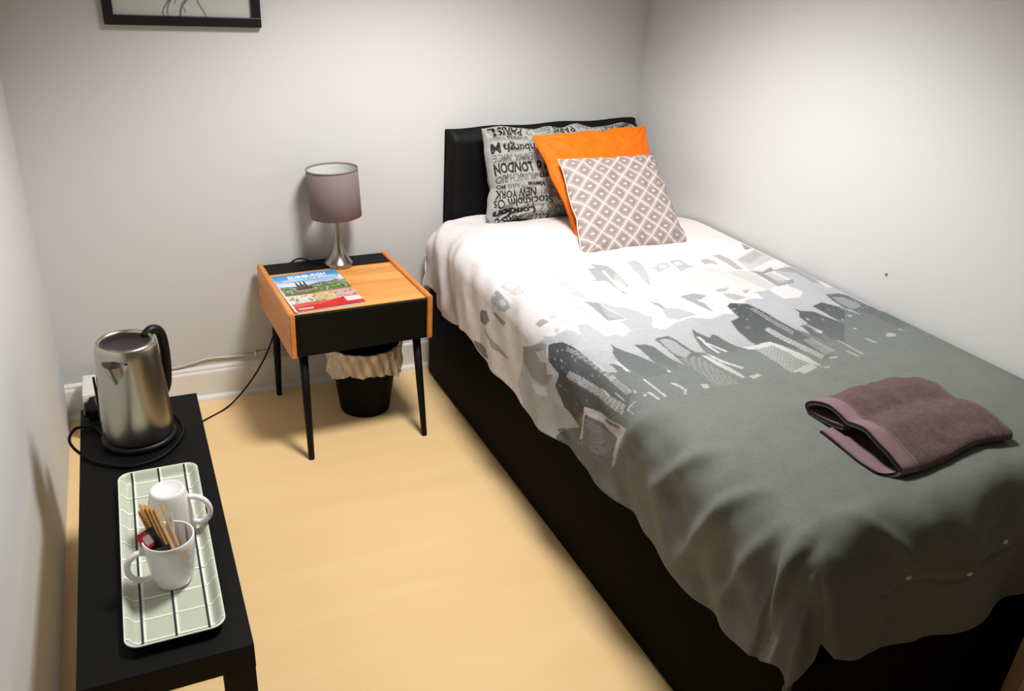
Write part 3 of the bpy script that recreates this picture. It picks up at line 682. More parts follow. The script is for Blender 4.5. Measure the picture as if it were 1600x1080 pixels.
# ------------------------------------------------------------------ folded towel
M_towel = mat('plum_terry', lin(94, 72, 74), 0.95, bump=1.0, bscale=260, spec=0.1, var=0.2, vscale=70, sheen=0.15)
M_band = mat('plum_woven_band', lin(126, 102, 107), 0.75, bump=0.15, bscale=500, spec=0.2)
M_stitch = mat('dark_overlock_edge', lin(34, 26, 28), 0.8)
def duvet_z(x, y):
    i = np.clip(np.round((-x-0.018)/(UT+HL)*(NU-1)).astype(int), 0, NU-1); j = np.clip(np.round((-y-0.125+0.10)/(VT+HF+0.10)*(NV-1)).astype(int), 0, NV-1)
    return DP[i, j, 2]
def towel():
    root = empty('folded_towel', (-0.535, -2.008, 0.745), math.radians(-1)); root.scale = (0.92, 0.95, 0.82); tag(root, 'folded plum bath towel lying near the foot of the bed', 'towel')
    th = 0.011
    # cross-section of the open end (s from the far side to the near side, h up): lower leaf, fold at the near edge, wavy upper leaf, fold at the far edge, inner leaf
    sec_low = [(0.075, 0.004), (0.105, 0.004), (0.145, 0.004), (0.19, 0.004), (0.235, 0.004), (0.262, 0.006), (0.274, 0.016), (0.268, 0.030), (0.245, 0.043), (0.205, 0.060), (0.175, 0.066), (0.145, 0.060), (0.115, 0.050), (0.085, 0.056), (0.055, 0.060), (0.025, 0.052), (0.004, 0.040), (-0.004, 0.026), (0.006, 0.014), (0.03, 0.012), (0.07, 0.018), (0.11, 0.028)]
    C = np.array(spline([(a, b, 0) for a, b in sec_low], 6))[:, :2]
    d = np.gradient(C, axis=0); d /= np.linalg.norm(d, axis=1, keepdims=True)
    Nn = np.stack([d[:, 1], -d[:, 0]], 1)
    wl = 1-sstep(0.20, 0.30, np.linspace(0, 1, len(C))); wl = np.concatenate([wl, wl[::-1]])   # the lower leaf sticks out further
    loop = np.concatenate([C+Nn*th/2, (C-Nn*th/2)[::-1]])           # closed outline of the sheet's section
    L = 0.365; nl = 40
    m_ = len(loop); rings = []
    fs = [0, 0.007] + list(np.linspace(0.03, 1, nl-1))
    for f in fs:
        x = -L/2 + L*f
        k = sstep(0.0, 0.75, np.array(f))                              # inside the pile the leaves lie flatter and fuller
        s, h = loop[:, 0].copy(), loop[:, 1].copy()
        h2 = h*(1-0.05*k) + 0.006*np.sin(s*16+f*3)*k
        s2 = s + 0.010*np.sin(f*5+1)
        nz = 0.004*(vnoise(s*30+f*9, h*40+f*14, 3)-0.5)
        rings.append(np.stack([np.full(m_, x) - 0.034*wl*(1-f) + 0.006*np.sin(s*25), 0.135-s2, h2+nz], 1))
    R_ = np.array(rings)
    wx, wy = -0.535+R_[..., 0]*0.92, -2.008+R_[..., 1]*0.95
    R_[..., 2] += (np.clip(duvet_z(wx, wy), 0.69, 1)-0.745-0.002)/0.82
    def part(name, i0, i1, mt, grow=0.0, caps=True):
        V = R_[i0:i1+1].reshape(-1, 3); n = i1-i0+1
        F = [(a*m_+b, a*m_+(b+1) % m_, (a+1)*m_+(b+1) % m_, (a+1)*m_+b) for a in range(n-1) for b in range(m_)]
        half = m_//2
        if caps:
            for e in (0, n-1): F += [(e*m_+b, e*m_+b+1, e*m_+m_-2-b, e*m_+m_-1-b) for b in range(half-1)]
        return pyd(name, V, F, mt, root)
    part('terry_body', 6, nl, M_towel); part('woven_band', 1, 6, M_band); part('stitched_edge', 0, 1, M_stitch)
    # far end: the leaves turn into one rounded fold
    e = R_[-1]; ss = np.linspace(e[:, 1].min()+0.0005, e[:, 1].max()-0.0005, 40); tops, bots = [], []
    for y_ in ss:
        hs = []
        for b in range(m_):
            p, q = e[b], e[(b+1) % m_]
            if (p[1]-y_)*(q[1]-y_) <= 0 and p[1] != q[1]: hs.append(p[2]+(q[2]-p[2])*(y_-p[1])/(q[1]-p[1]))
        tops.append(max(hs)); bots.append(min(hs))
    tops, bots = np.array(tops), np.array(bots); mid = (tops+bots)/2; half = (tops-bots)/2
    G = []
    for j in range(13):
        a = math.pi*j/12
        G.append(np.stack([np.full(40, L/2-0.002)+0.006*np.sin((0.135-ss)*25)+0.02*math.sin(a)*np.minimum(1, half/0.02), ss, mid+half*math.cos(a)], -1))
    grid('fold_back', np.array(G), M_towel, root)
towel()

# ------------------------------------------------------------------ bedside table
NS = (-1.363, -0.275, 0.0); RZ = math.radians(2.4)
ns = empty('bedside_table', NS, RZ); tag(ns, 'honey wood bedside table with black drawer front and black splayed legs', 'table')
HW, HD = 0.253, 0.252; ZT = 0.548
def side(x):
    bm = bmesh.new(); r = bmesh.ops.create_cube(bm, size=1)
    for v in bm.verts: v.co = Vector((x+v.co.x*0.020, v.co.y*2*HD, 0.384+(v.co.z+0.5)*(ZT-0.384)))
    bmesh.ops.bevel(bm, geom=bm.edges[:], offset=0.003, segments=2, affect='EDGES')
    return bm_link('side_panel', bm, M_orwood_y, ns)
side(-HW+0.010); side(HW-0.010)
box('table_top', (-HW+0.021, -HD+0.016, ZT-0.026), (HW-0.021, HD-0.108, ZT-0.008), M_orwood, ns, 0.002)
box('rear_strip', (-HW+0.021, HD-0.106, ZT-0.024), (HW-0.021, HD-0.002, ZT-0.006), M_blackwood, ns, 0.002)
box('bottom_panel', (-HW+0.021, -HD+0.018, 0.392), (HW-0.021, HD-0.004, 0.404), M_blackwood, ns)
box('back_panel', (-HW+0.021, HD-0.016, 0.405), (HW-0.021, HD-0.004, ZT-0.026), M_blackwood, ns)
box('drawer_front', (-HW+0.0215, -HD-0.002, 0.389), (HW-0.0215, -HD+0.0145, ZT-0.010), M_blackwood, ns, 0.002)
for sx in (-1, 1):
    for sy in (-1, 1):
        a = Vector((sx*0.205, sy*0.212, 0.392)); b = Vector((sx*0.213, -0.285 if sy < 0 else 0.213, 0.0))
        V, F = tube_vf([a, a.lerp(b, 0.5), b+Vector((0, 0, 0.004)), b], [0.0155, 0.0135, 0.0105, 0.009], 14)
        pyd('leg', V, F, M_blackwood, ns)

# table lamp
lp = empty('table_lamp', (-1.333, -0.104, ZT-0.006)); tag(lp, 'table lamp with brushed metal trumpet base and taupe drum shade', 'lamp')
lathe('base', [(0.0, 0), (0.050, 0), (0.0535, 0.003), (0.054, 0.009), (0.052, 0.013), (0.047, 0.019), (0.038, 0.030), (0.028, 0.048), (0.020, 0.072), (0.0145, 0.100), (0.0115, 0.130), (0.010, 0.165), (0.010, 0.2), (0, 0.2)], M_nickel, lp, 56)
sh = lathe('lamp_shade', [(0.0925, 0.192), (0.0935, 0.1925), (0.0935, 0.368), (0.0925, 0.3685)], M_shade, lp, 64)
lin_ = lathe('lining', [(0.0915, 0.193), (0.0915, 0.368)], M_shade_in, sh, 64)
lathe('rim', [(0.0925, 0.366), (0.0945, 0.366), (0.0945, 0.371), (0.0912, 0.371), (0.0912, 0.365)], M_shade, sh, 64)
sh.rotation_euler = (math.radians(-1.5), math.radians(-3.2), 0); sh.location = (0.009, -0.002, 0)
lathe('bulb_holder', [(0.0, 0.2), (0.018, 0.2), (0.018, 0.235), (0.0, 0.235)], M_trim, lp, 20)
lathe('bulb', [(0.0, 0.315), (0.014, 0.311), (0.022, 0.295), (0.024, 0.278), (0.018, 0.255), (0.013, 0.236)], M_china, lp, 20)
for k in range(3):
    a = 2*math.pi*k/3
    tube('shade_spoke', [(0.017*math.cos(a), 0.017*math.sin(a), 0.23), (0.088*math.cos(a), 0.088*math.sin(a), 0.225)], 0.0015, M_trim, lp, 6)
# lamp flex: over the back of the table, down and across the floor to the bench
tag(tube('lamp_cord', spline([(-1.375, -0.098, ZT+0.0), (-1.42, -0.075, ZT+0.001), (-1.47, -0.028, ZT+0.004), (-1.52, -0.012, 0.5), (-1.55, -0.028, 0.36), (-1.60, -0.055, 0.225), (-1.66, -0.075, 0.125), (-1.735, -0.10, 0.045), (-1.80, -0.125, 0.005), (-1.90, -0.20, 0.004), (-2.02, -0.32, 0.004), (-2.10, -0.36, 0.004)], 8), 0.0032, M_rubber),
    'thin black lamp cord running from the bedside table down to the floor', 'cord')

# magazine
M_cover = mat('glossy_cover', (1, 1, 1, 1), 0.3, attr=True); M_paper = mat('page_edges', lin(225, 222, 215), 0.8)
def magazine():
    w, h = 0.238, 0.335
    root = empty('travel_magazine', (-1.470, -0.343, ZT-0.0078), math.radians(4.2)); tag(root, 'glossy travel magazine with a blue and red cover on the bedside table', 'magazine')
    box('pages', (-w/2+0.001, -h/2+0.001, 0), (w/2-0.001, h/2-0.001, 0.0085), M_paper, root)
    nx, ny = 170, 240
    cv = np.empty((ny, nx, 3))
    yy = np.linspace(0, 1, ny)[:, None]; xx = np.linspace(0, 1, nx)[None]
    sky = lin3((60, 140, 205)); sky2 = lin3((178, 208, 232))
    k = sstep(0.05, 0.36, yy+0*xx)[..., None]; cv[:] = sky*(1-k)+sky2*k
    cl_ = sstep(0.55, 0.8, vnoise(xx*4+0*yy, yy*14+0*xx, 8))*sstep(0.12, 0.3, yy+0*xx); cv = cv*(1-0.6*cl_)[..., None] + 0.6*cl_[..., None]*np.array([.85, .9, .93])
    R2 = lambda a, b, c, d, col, op=1: fill(cv, [(a*nx, b*ny), (c*nx, b*ny), (c*nx, d*ny), (a*nx, d*ny)], col, op)
    def pl(pts, col, op=1): fill(cv, [(x*nx, y*ny) for x, y in pts], col, op)
    # town, park and monument
    pl([(0, .36), (.12, .34), (.3, .37), (.5, .34), (.62, .31), (.75, .33), (.86, .29), (1, .33), (1, .6), (0, .6)], lin3((112, 122, 108)))
    pl([(0, .43), (.3, .45), (.6, .42), (1, .40), (1, .58), (0, .58)], lin3((86, 120, 52)))
    for _ in range(130):
        x, y = random.random(), 0.36+0.19*random.random(); s_ = 0.012+0.02*random.random()
        pl([(x-s_, y), (x, y-s_*1.2), (x+s_, y), (x, y+s_*.7)], lin3(random.choice([(150, 150, 140), (60, 84, 44), (108, 150, 60), (182, 176, 166), (70, 66, 62), (132, 170, 82)])))
    for x0 in (.25, .31, .37): pl([(x0, .47), (x0+.012, .26), (x0+.024, .22), (x0+.036, .26), (x0+.05, .47)], lin3((58, 54, 52)))
    pl([(.23, .40), (.44, .38), (.46, .47), (.22, .48)], lin3((70, 64, 60))); pl([(.26, .33), (.41, .32), (.41, .35), (.26, .36)], lin3((62, 60, 60)))
    pl([(.2, .47), (.5, .46), (.52, .51), (.2, .52)], lin3((150, 140, 122)))
    R2(0, .575, 1, .60, lin3((196, 40, 56))); R2(.45, .57, 1, .625, lin3((214, 150, 140)), .6)
    # lower photographs
    R2(0, .60, .36, .82, lin3((214, 214, 206))); R2(.36, .605, .68, .82, lin3((206, 184, 128))); R2(.68, .60, 1, .80, lin3((206, 170, 168)))
    for _ in range(90):
        x, y = random.random(), 0.62+0.19*random.random(); s_ = 0.01+0.02*random.random()
        pl([(x-s_, y), (x, y-s_), (x+s_, y), (x, y+s_)], lin3(random.choice([(168, 150, 96), (122, 140, 90), (222, 206, 160), (140, 120, 104), (196, 200, 196), (176, 132, 72)])))
    pl([(0, .82), (.25, .80), (.55, .82), (.8, .79), (1, .78), (1, 1), (0, 1)], lin3((202, 92, 82)))
    pl([(0, .9), (.4, .88), (.62, .84), (.8, .78), (1, .77), (1, 1), (0, 1)], lin3((206, 26, 34)))
    R2(.05, .93, .26, .975, lin3((236, 176, 176))); R2(.76, .80, .99, .92, lin3((240, 214, 214)))
    write(cv, 'EDINBURGH', .22*nx, .055*ny, .58*nx, .085*ny, lin3((245, 245, 245)), .045)
    write(cv, 'LOTHIANS & THE BORDERS', .12*nx, .155*ny, .80*nx, .045*ny, lin3((232, 240, 246)), .03)
    pl([(.94, .19), (1, .18), (1, .235), (.95, .24)], lin3((240, 224, 180)))
    cv = cv[::-1]
    X, Y = np.meshgrid(np.linspace(-w/2, w/2, nx), np.linspace(-h/2, h/2, ny), indexing='xy')
    Z = 0.0092 + 0.0016*sstep(-0.04, w/2, X) * (0.3+0.7*sstep(-h/2, h/2, -Y)) + 0.0004*np.sin(X*30)
    P = np.stack([X, Y, Z], -1)
    grid('front_cover', P, M_cover, root, cv)
    tube('spine', [(-w/2, -h/2, 0.0048), (-w/2, h/2, 0.0048)], 0.0048, M_trim, root, 10)
magazine()

# ------------------------------------------------------------------ waste bin with liner
wb = empty('waste_bin', (-1.287, -0.268, 0)); tag(wb, 'black tapered waste bin lined with a white bag under the bedside table', 'bin')
M_bin = mat('matt_black_bin', lin(5, 4, 4), 0.7, spec=0.12)
lathe('bin_body', [(0.0, 0.004), (0.086, 0.004), (0.092, 0.0), (0.096, 0.006), (0.133, 0.285), (0.135, 0.290), (0.132, 0.291), (0.128, 0.285), (0.092, 0.012), (0.0, 0.012)], M_bin, wb, 56)
M_bag = mat('thin_bin_liner', lin(226, 214, 200), 0.35, bump=0.2, bscale=40, trans=0.25, alpha=0.82)
def liner():
    na, nh = 240, 26
    P = np.zeros((nh, na+1, 3))
    for i in range(nh):
        f = i/(nh-1)
        for j in range(na+1):
            a = 2*math.pi*j/na
            low = 0.185 + 0.018*math.sin(3*a+0.6) + 0.009*math.sin(5*a+1)+0.003*math.sin(11*a)
            if f < 0.22:       # inside, up to the rim
                z = 0.21+ (0.296-0.21)*f/0.22; r = 0.122+0.008*f/0.22
            else:
                g = (f-0.22)/0.78; z = 0.296 - (0.296-low)*g; r = 0.137 - 0.012*g*0.9 + 0.004
            wv = 0.0042*math.sin(11*a+5*f)+0.003*math.sin(23*a-7*f+1)+0.0012*math.sin(41*a+9*f)
            r += (wv*(0.4+0.9*f) + 0.0075*max(0, math.sin(a*2.0-3.4))*f + 0.004) if f > 0.2 else wv*0.3
            P[i, j] = (r*math.cos(a), r*math.sin(a), z)
    return grid('bag_liner', P, M_bag, wb)
liner()

# ------------------------------------------------------------------ bench with tray and kettle
BX0, BX1, BY0, BY1, BZ = -2.224, -1.926, -1.832, -0.813, 0.462
bn = empty('bench_table', ((BX0+BX1)/2, (BY0+BY1)/2, 0)); tag(bn, 'long narrow black bench table along the left wall', 'table')
bw, bd = (BX1-BX0)/2, (BY1-BY0)/2
box('top', (-bw, -bd, BZ-0.058), (bw, bd, BZ), M_blacklack, bn, 0.0015)
for sx in (-1, 1):
    for sy in (-1, 1):
        cx, cy = sx*(bw-0.03), sy*(bd-0.03)
        box('leg', (cx-0.029, cy-0.029, 0), (cx+0.029, cy+0.029, BZ-0.058), M_blacklack, bn, 0.0015)

def tray():
    w, h, r, rim = 0.174, 0.580, 0.026, 0.017
    root = empty('serving_tray', (-2.053, -1.494, BZ), math.radians(-0.4)); tag(root, 'oblong sage green serving tray with a dark and white check on the bench', 'tray')
    nx, ny = 150, 420
    X, Y = np.meshgrid(np.linspace(-w/2, w/2, nx), np.linspace(-h/2, h/2, ny), indexing='ij')
    # snap cells outside the rounded corners onto the outline
    cx, cy = np.clip(X, -w/2+r, w/2-r), np.clip(Y, -h/2+r, h/2-r)
    dx, dy = X-cx, Y-cy; L = np.hypot(dx, dy); k = np.where(L > r, r/np.maximum(L, 1e-9), 1)
    Xs, Ys = cx+dx*k, cy+dy*k
    dist = np.where((np.abs(dx) > 0) & (np.abs(dy) > 0), r-np.minimum(L, r), np.minimum(w/2-np.abs(Xs), h/2-np.abs(Ys)))
    Z = 0.0035 + rim*(1-sstep(0.002, 0.020, dist))
    base = lin3((190, 196, 178)); dark = lin3((46, 50, 52)); white = lin3((236, 238, 230))
    col = np.empty(X.shape+(3,)); col[:] = base
    a = (Xs+w/2)/w; b = (Ys+h/2)/h
    for c in (0.165, 0.50, 0.835):
        k = (np.abs(a-c-0.026) < 0.017)[..., None]; col = np.where(k, white, col)
    n = 10
    for i in range(n):
        c = 0.045 + i*0.91/(n-1)
        k = (np.abs(b-c) < 0.0042)[..., None]; col = np.where(k, white, col)
        k = (np.abs(b-c+0.0056) < 0.0016)[..., None]; col = np.where(k, lin3((120, 126, 116)), col)
    for c in (0.165, 0.50, 0.835):
        k = (np.abs(a-c) < 0.014)[..., None]; col = np.where(k, dark, col)
    Mt = mat('lacquered_tray', (1, 1, 1, 1), 0.25, attr=True)
    grid('tray_body', np.stack([Xs, Ys, Z], -1), Mt, root, col, flip=True, extra=(np.stack([Xs, Ys, Z-0.0032], -1)[::5, ::5], base*0.7))
    P = [(s_*(w/2-r)+r*math.cos(t_), q_*(h/2-r)+r*math.sin(t_), rim+0.003) for s_, q_, t0 in ((1, 1, 0), (-1, 1, 90), (-1, -1, 180), (1, -1, 270)) for t_ in [math.radians(t0+u) for u in range(0, 91, 10)]]
    tube('rolled_rim', P+P[:1], 0.0018, mat('tray_rim', lin(226, 230, 216), 0.3), root, 6)
tray()
TZ = BZ+0.0037

def mug(loc, rz, upside, label):
    root = empty('mug', loc, rz); tag(root, label, 'mug', 'white mugs on the tray')
    H, R = 0.112, 0.049
    prof = [(0.0, 0.004), (0.028, 0.004), (0.030, 0.0), (0.033, 0.0), (0.036, 0.006), (0.0415, 0.028), (0.0455, 0.062), (0.048, 0.095), (R, H-0.001), (R-0.0012, H), (R-0.0035, H-0.001), (0.0445, 0.095), (0.042, 0.062), (0.038, 0.028), (0.032, 0.010), (0.0, 0.008)]
    hp = spline([(0.043, 0, 0.088), (0.060, 0, 0.093), (0.077, 0, 0.082), (0.082, 0, 0.060), (0.074, 0, 0.038), (0.057, 0, 0.026), (0.039, 0, 0.024)], 6)
    if upside:
        prof = [(r, H-z) for r, z in prof]; hp = [(p[0], p[1], H-p[2]) for p in hp]
    lathe('mug_body', prof, M_china, root, 56)
    V, F = tube_vf(hp, 0.0058, 10)
    V = [(v[0], v[1]*1.25, v[2]) for v in V]
    pyd('handle', V, F, M_china, root)
    return root
mug((-2.046, -1.603, TZ), math.radians(192), False, 'upright white mug holding stirrers and sachets on the tray')
mug((-2.036, -1.440, TZ), math.radians(-14), True, 'upside-down white mug at the back of the tray')
# wooden stirrers standing in the upright mug, leaning to its back left rim
sx0, sy0 = -2.046, -1.603
for k in range(9):
    i, j = k % 5, k//5
    b = Vector((sx0+0.008+0.0068*(i-2)+0.003*j, sy0-0.014+0.005*j, TZ+0.016)); t = Vector((sx0-0.031+0.0072*(i-2)+0.003*j, sy0+0.028+0.007*j, TZ+0.166+0.003*((k*7) % 4)))
    if k == 8: t = Vector((sx0-0.004, sy0+0.036, TZ+0.168)); b = Vector((sx0+0.026, sy0+0.004, TZ+0.024))
    d = (t-b).normalized(); L = (t-b).length
    bm = bmesh.new(); bmesh.ops.create_cube(bm, size=1)
    for v in bm.verts: v.co = Vector((v.co.x*0.0062, v.co.y*0.0016, (v.co.z+0.5)*L))
    bmesh.ops.bevel(bm, geom=[e for e in bm.edges if abs(e.verts[0].co.x-e.verts[1].co.x) < 1e-6 and abs(e.verts[0].co.z-e.verts[1].co.z) < 1e-6], offset=0.0026, segments=3, affect='EDGES')
    o = bm_link('wooden_stirrer', bm, M_stick, None, False, loc=b); o.rotation_euler = d.to_track_quat('Z', 'Y').to_euler()
    o.rotation_euler.rotate_axis('Z', random.uniform(-.08, .08))
    tag(o, 'thin wooden stirrer in the bundle standing in the upright mug' if k < 8 else 'single wooden stirrer standing just right of the bundle in the upright mug', 'stirrer', 'wooden stirrers in the upright mug')
def sachet(p, rot, w, h, cols, label, t=0.004):
    nx, ny = 14, 24
    s, q = np.meshgrid(np.linspace(-1, 1, nx), np.linspace(-1, 1, ny), indexing='ij')
    e = ((1-s**4)*(1-q**4))**0.5
    P = np.stack([s*w/2, t*e/2+0.0003+0.0004*np.sin(q*20)*(np.abs(q) > .8), (q+1)/2*h], -1); B = P*np.array([1, -1, 1])
    c = np.empty(s.shape+(3,)); c[:] = lin3(cols[0])
    if len(cols) > 1: c[(q > 0.05) & (s < 0.1)] = lin3(cols[1])
    if len(cols) > 2: c[(q > 0.25) & (np.abs(s+0.1) < 0.35) & (q < 0.8)] = lin3(cols[2])
    root = grid('sachet', P, M_sachet, None, c, extra=(B, c)); root.location = p; root.rotation_euler = rot
    tag(root, label, 'sachet', 'sachets in the upright mug'); return root
M_sachet = mat('sachet_foil', (1, 1, 1, 1), 0.4, attr=True)
sachet((sx0-0.014, sy0+0.002, TZ+0.052), (math.radians(-3), math.radians(-19), math.radians(12)), 0.036, 0.085, [(34, 26, 32), (214, 40, 60), (236, 214, 220)], 'red and black sachet in the upright mug', 0.006)
sachet((sx0-0.008, sy0-0.018, TZ+0.035), (math.radians(4), math.radians(-7), math.radians(5)), 0.034, 0.072, [(30, 24, 30), (52, 30, 40)], 'dark sachet in front of the stirrers in the upright mug', 0.006)
sachet((sx0+0.006, sy0+0.018, TZ+0.045), (math.radians(-8), math.radians(2), math.radians(10)), 0.014, 0.100, [(236, 236, 236)], 'tallest slim white sugar stick in the upright mug', 0.006)
sachet((sx0+0.024, sy0+0.012, TZ+0.03), (math.radians(-14), math.radians(-6), math.radians(-35)), 0.015, 0.082, [(232, 232, 230)], 'slim white sugar stick by the right rim of the upright mug', 0.006)
sachet((sx0+0.010, sy0-0.006, TZ+0.03), (math.radians(12), math.radians(14), math.radians(-10)), 0.030, 0.064, [(206, 190, 176), (222, 216, 210)], 'short beige sachet low in the upright mug', 0.006)

# kettle
kt = empty('electric_kettle', (-2.083, -1.010, BZ)); tag(kt, 'brushed steel electric kettle with black handle at the far end of the bench', 'kettle')
lathe('power_base', [(0.0, 0), (0.088, 0), (0.091, 0.004), (0.091, 0.012), (0.086, 0.017), (0.0, 0.018)], M_plastic, kt, 56)
body = lathe('body', [(0.0, 0.019), (0.080, 0.019), (0.0845, 0.022), (0.085, 0.028), (0.0835, 0.075), (0.0800, 0.15), (0.0755, 0.215), (0.0725, 0.252), (0.0712, 0.266), (0.0685, 0.276), (0.064, 0.280), (0.0595, 0.279), (0.0575, 0.274)], M_steel, kt, 96)
lathe('lid', [(0.0, 0.268), (0.03, 0.2685), (0.052, 0.270), (0.0578, 0.2735)], M_lid, kt, 56)
SA = math.radians(-90-25)
def rad_at(z): return np.interp(z, [0.028, 0.075, 0.15, 0.215, 0.252, 0.266], [0.085, 0.0835, 0.08, 0.0755, 0.0725, 0.0712])
def spout():
    zt, zb, hw = 0.247, 0.196, math.radians(24)
    n, k = 17, 12; P = np.zeros((k, n, 3))
    for i in range(k):
        f = i/(k-1); z = zt+(zb-zt)*f; w = hw*(1-f)**0.8+0.02
        for j in range(n):
            t = -1+2*j/(n-1); r = rad_at(z)+0.0006+0.024*(1-f)**1.1*(1-abs(t))**0.9
            a = SA+t*w; P[i, j] = (r*math.cos(a), r*math.sin(a), z)
    sp = grid('spout', P, M_steel, kt)
    top = P[0]; inner = np.array([(rad_at(0.249)+0.0008)*np.array([math.cos(SA+(-1+2*j/(n-1))*hw), math.sin(SA+(-1+2*j/(n-1))*hw), 0])+np.array([0, 0, 0.2565-0.006*abs(-1+2*j/(n-1))]) for j in range(n)])
    grid('spout_opening', np.stack([inner, top*np.array([.992, .992, 1])-np.array([0, 0, 0.0006])]), M_lid, sp)
spout()
HA = math.radians(36)
ch, shh = math.cos(HA), math.sin(HA)
hpts = spline([(0.055, 0.268), (0.072, 0.278), (0.088, 0.277), (0.101, 0.264), (0.107, 0.235), (0.108, 0.19), (0.105, 0.145), (0.098, 0.11), (0.082, 0.09)], 6)
hpts = [(p[0]*ch, p[0]*shh, p[1]) for p in [(q[0], q[1]) for q in [np.array(x) for x in hpts]]] if len(hpts[0]) == 2 else hpts
V, F = tube_vf(hpts, [0.0125]*len(hpts), 12)
pyd('handle', V, F, M_plastic, kt)
box('water_gauge', (-0.0855, -0.006, 0.06), (-0.0795, 0.006, 0.19), M_lid, kt, 0.002)
tag(tube('kettle_cord', spline([(-2.168, -0.985, BZ+0.0075), (-2.190, -0.935, BZ+0.008), (-2.232, -0.930, BZ+0.010), (-2.247, -0.985, BZ+0.010), (-2.225, -1.050, BZ+0.008), (-2.176, -1.115, BZ+0.0055), (-2.105, -1.152, BZ+0.0055), (-2.035, -1.128, BZ+0.0055), (-1.990, -1.060, BZ+0.0055), (-1.978, -1.0, BZ+0.0055), (-1.995, -0.93, BZ+0.0055), (-2.06, -0.89, BZ+0.0055), (-2.15, -0.885, BZ+0.0095)], 8), 0.0038, M_rubber),
    'black kettle cord looped round the kettle base on the bench', 'cord')
pg = empty('power_plug', (-2.182, -0.865, BZ), math.radians(15)); tag(pg, 'black power plug on the bench behind the kettle', 'plug')
bm = bmesh.new(); bmesh.ops.create_cube(bm, size=1)
for v in bm.verts:
    k = 0.72 if v.co.z > 0 else 1.0
    v.co = Vector((v.co.x*0.066*k, v.co.y*0.05*k, (v.co.z+0.5)*0.060))
bmesh.ops.bevel(bm, geom=bm.edges[:], offset=0.012, segments=3, affect='EDGES')
bm_link('plug_body', bm, M_plastic, pg, True)
for dx in (-0.012, 0.012): box('pin', (dx-0.003, 0.024, 0.02), (dx+0.003, 0.04, 0.024), M_nickel, pg)

# white mains box in the corner behind the bench, and the white cable clipped above the skirting
eb = empty('extension_box', (-2.17, -0.118, 0)); tag(eb, 'white mains extension box standing in the corner behind the kettle', 'socket')
box('housing', (-0.097, -0.078, 0), (0.11, 0.078, 0.186), M_trim, eb, 0.004)
box('front_plate', (-0.088, -0.082, 0.012), (0.1, -0.0775, 0.174), mat('socket_plate', lin(206, 200, 194), 0.5), eb, 0.002)
for zz in (0.06, 0.13): box('socket_slot', (-0.02, -0.0835, zz-0.006), (0.02, -0.0815, zz+0.006), M_plastic, eb)
wc = empty('wall_cable', (-1.6, 0, 0.15)); tag(wc, 'white cable clipped along the top of the back skirting', 'cable')
wcp = [(-2.12, -0.006, 0.150), (-1.97, -0.006, 0.149), (-1.90, -0.006, 0.158), (-1.83, -0.006, 0.170), (-1.75, -0.006, 0.166), (-1.66, -0.006, 0.164), (-1.5, -0.006, 0.160), (-1.3, -0.006, 0.158), (-1.0, -0.006, 0.158)]
tube('cable_run', [(p[0]+1.6, p[1], p[2]-0.15) for p in spline(wcp, 8)], 0.0045, M_wcable, wc)
tube('second_run', [(p[0]+1.6, p[1], p[2]-0.15) for p in spline([(-1.66, -0.006, 0.166), (-1.6, -0.006, 0.172), (-1.5, -0.006, 0.171), (-1.3, -0.006, 0.169), (-1.0, -0.006, 0.169)], 8)], 0.0045, M_wcable, wc)
for x in (-1.655, -1.35): box('cable_clip', (x+1.6-0.004, -0.013, 0.003), (x+1.6+0.004, 0, 0.027), M_trim, wc, 0.002)

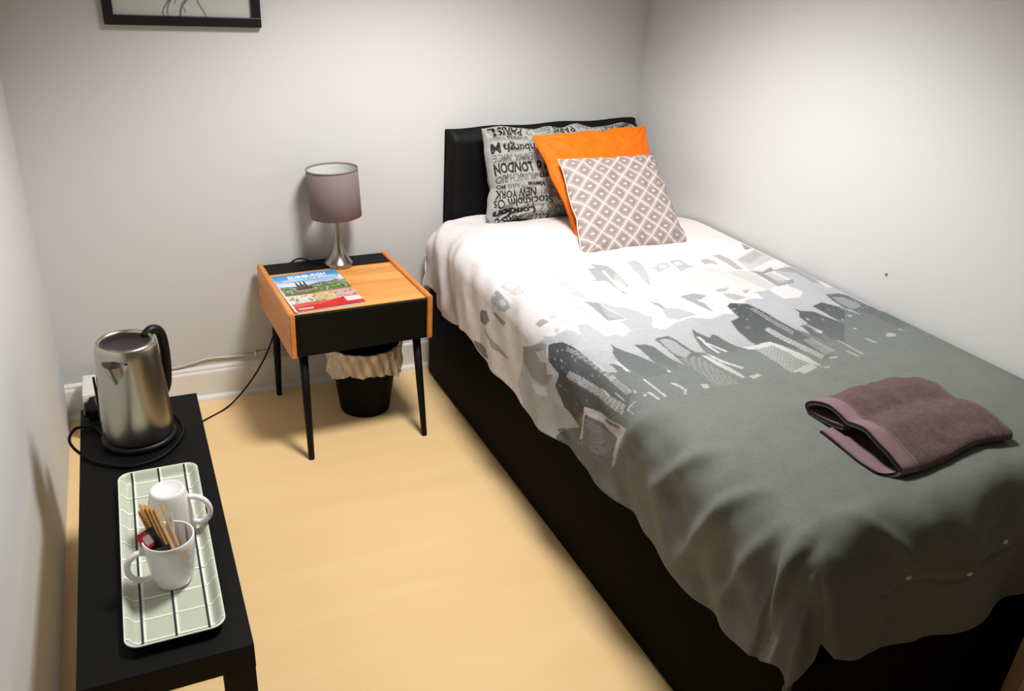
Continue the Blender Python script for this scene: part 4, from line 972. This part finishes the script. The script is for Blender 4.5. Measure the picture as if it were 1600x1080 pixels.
# ------------------------------------------------------------------ picture on the back wall
FX0, FX1, FZ0, FZ1, FW = -2.024, -1.545, 1.378, 1.95, 0.030
pf = empty('framed_picture', ((FX0+FX1)/2, 0, FZ0)); tag(pf, 'black framed print of dark bare twigs high on the back wall', 'picture')
hw = (FX1-FX0)/2; hh = FZ1-FZ0
M_frame = mat('black_frame', lin(12, 11, 10), 0.4)
for a, b in (((-hw, -0.022, 0), (hw, -0.002, FW)), ((-hw, -0.022, hh-FW), (hw, -0.002, hh)), ((-hw, -0.022, FW), (-hw+FW, -0.002, hh-FW)), ((hw-FW, -0.022, FW), (hw, -0.002, hh-FW))):
    box('frame_rail', a, b, M_frame, pf, 0.002)
def picture_print():
    nx, ny = 260, 320; cv = np.empty((ny, nx, 3)); cv[:] = lin3((188, 192, 184))
    ink = lin3((34, 26, 22))
    def stroke(pts, w0, w1):
        p = np.array(spline([(a, b, 0) for a, b in pts], 8))[:, :2]; n = len(p)
        for i in range(n-1):
            t = p[i+1]-p[i]; t /= np.linalg.norm(t)+1e-9; nn = np.array([-t[1], t[0]])
            a, b = w0+(w1-w0)*i/n, w0+(w1-w0)*(i+1)/n
            fill(cv, [p[i]+nn*a, p[i+1]+nn*b, p[i+1]-nn*b, p[i]-nn*a], ink)
    B = ny-1                     # row at the lower rail
    # twigs as they enter at the lower edge (x from the left, y up from the lower rail), rising to a crown
    for pts, a, b in ([[(94, B+2), (90, B-8), (99, B-24), (112, B-45), (125, B-80), (128, B-130)], 1.0, 2.0], [[(100, B+2), (99, B-10), (104, B-26), (118, B-46), (126, B-80)], 1.1, 2.2],
                      [[(122, B+2), (123, B-10), (128, B-22), (140, B-40), (142, B-70), (134, B-120), (130, B-190)], 2.2, 3.2], [[(132, B-6), (131, B-14), (126, B-20)], 0.9, 1.4],
                      [[(171, B+2), (167, B-10), (158, B-26), (152, B-45), (146, B-70), (142, B-110)], 1.3, 1.8], [[(112, B-22), (117, B-32), (124, B-50)], 0.8, 1.0],
                      [[(130, B-190), (110, B-230), (96, B-260)], 2.5, 1], [[(130, B-180), (150, B-230), (170, B-255)], 2.5, 1], [[(131, B-150), (166, B-180), (190, B-200)], 1.8, .8], [[(129, B-140), (92, B-170), (74, B-200)], 1.8, .8]):
        stroke(pts, a, b)
    X, Z = np.meshgrid(np.linspace(-hw+FW-0.002, hw-FW+0.002, nx), np.linspace(FW-0.002, hh-FW+0.002, ny), indexing='xy')
    P = np.stack([X, np.full_like(X, -0.008), Z], -1)
    grid('print', P, mat('art_print', (1, 1, 1, 1), 0.5, attr=True), pf, cv[::-1])
picture_print()
gl = mat('picture_glass', (1, 1, 1, 1), 0.03, alpha=0.10); box('glass', (-hw+FW-0.002, -0.0125, FW-0.002), (hw-FW+0.002, -0.0115, hh-FW+0.002), gl, pf)

# small pin head on the right wall
hk = lathe('wall_pin', [(0.0, 0.006), (0.003, 0.005), (0.0042, 0.002), (0.0042, 0.0)], mat('pin_grey', lin(150, 150, 148), 0.4), None, 14, loc=(0, -1.439, 0.853), rot=(0, -math.pi/2, 0))
tag(hk, 'tiny grey pin head on the bare right wall', 'pin')

# brown cabinet just past the foot of the bed
M_brown = wood_mat('worn_brown_wood', lin(176, 156, 126), lin(188, 168, 138), axis=2, scale=12, rough=0.6)
M_brown2 = wood_mat('brown_edge_wood', lin(132, 106, 72), lin(156, 130, 94), axis=2, scale=30, rough=0.65)
cb = empty('wooden_cabinet', (-0.165, -2.44, 0)); tag(cb, 'brown wooden cabinet at the foot of the bed by the right wall', 'cabinet')
box('carcass', (-0.155, -0.15, 0), (0.155, 0.13, 0.5), M_brown, cb, 0.003)
box('edge_post', (-0.166, 0.108, 0), (-0.148, 0.138, 0.5), M_brown2, cb, 0.004)
box('edge_post', (-0.166, -0.158, 0), (-0.148, -0.128, 0.5), M_brown2, cb, 0.004)
box('cabinet_top', (-0.168, -0.16, 0.5), (0.16, 0.14, 0.518), M_brown2, cb, 0.003)
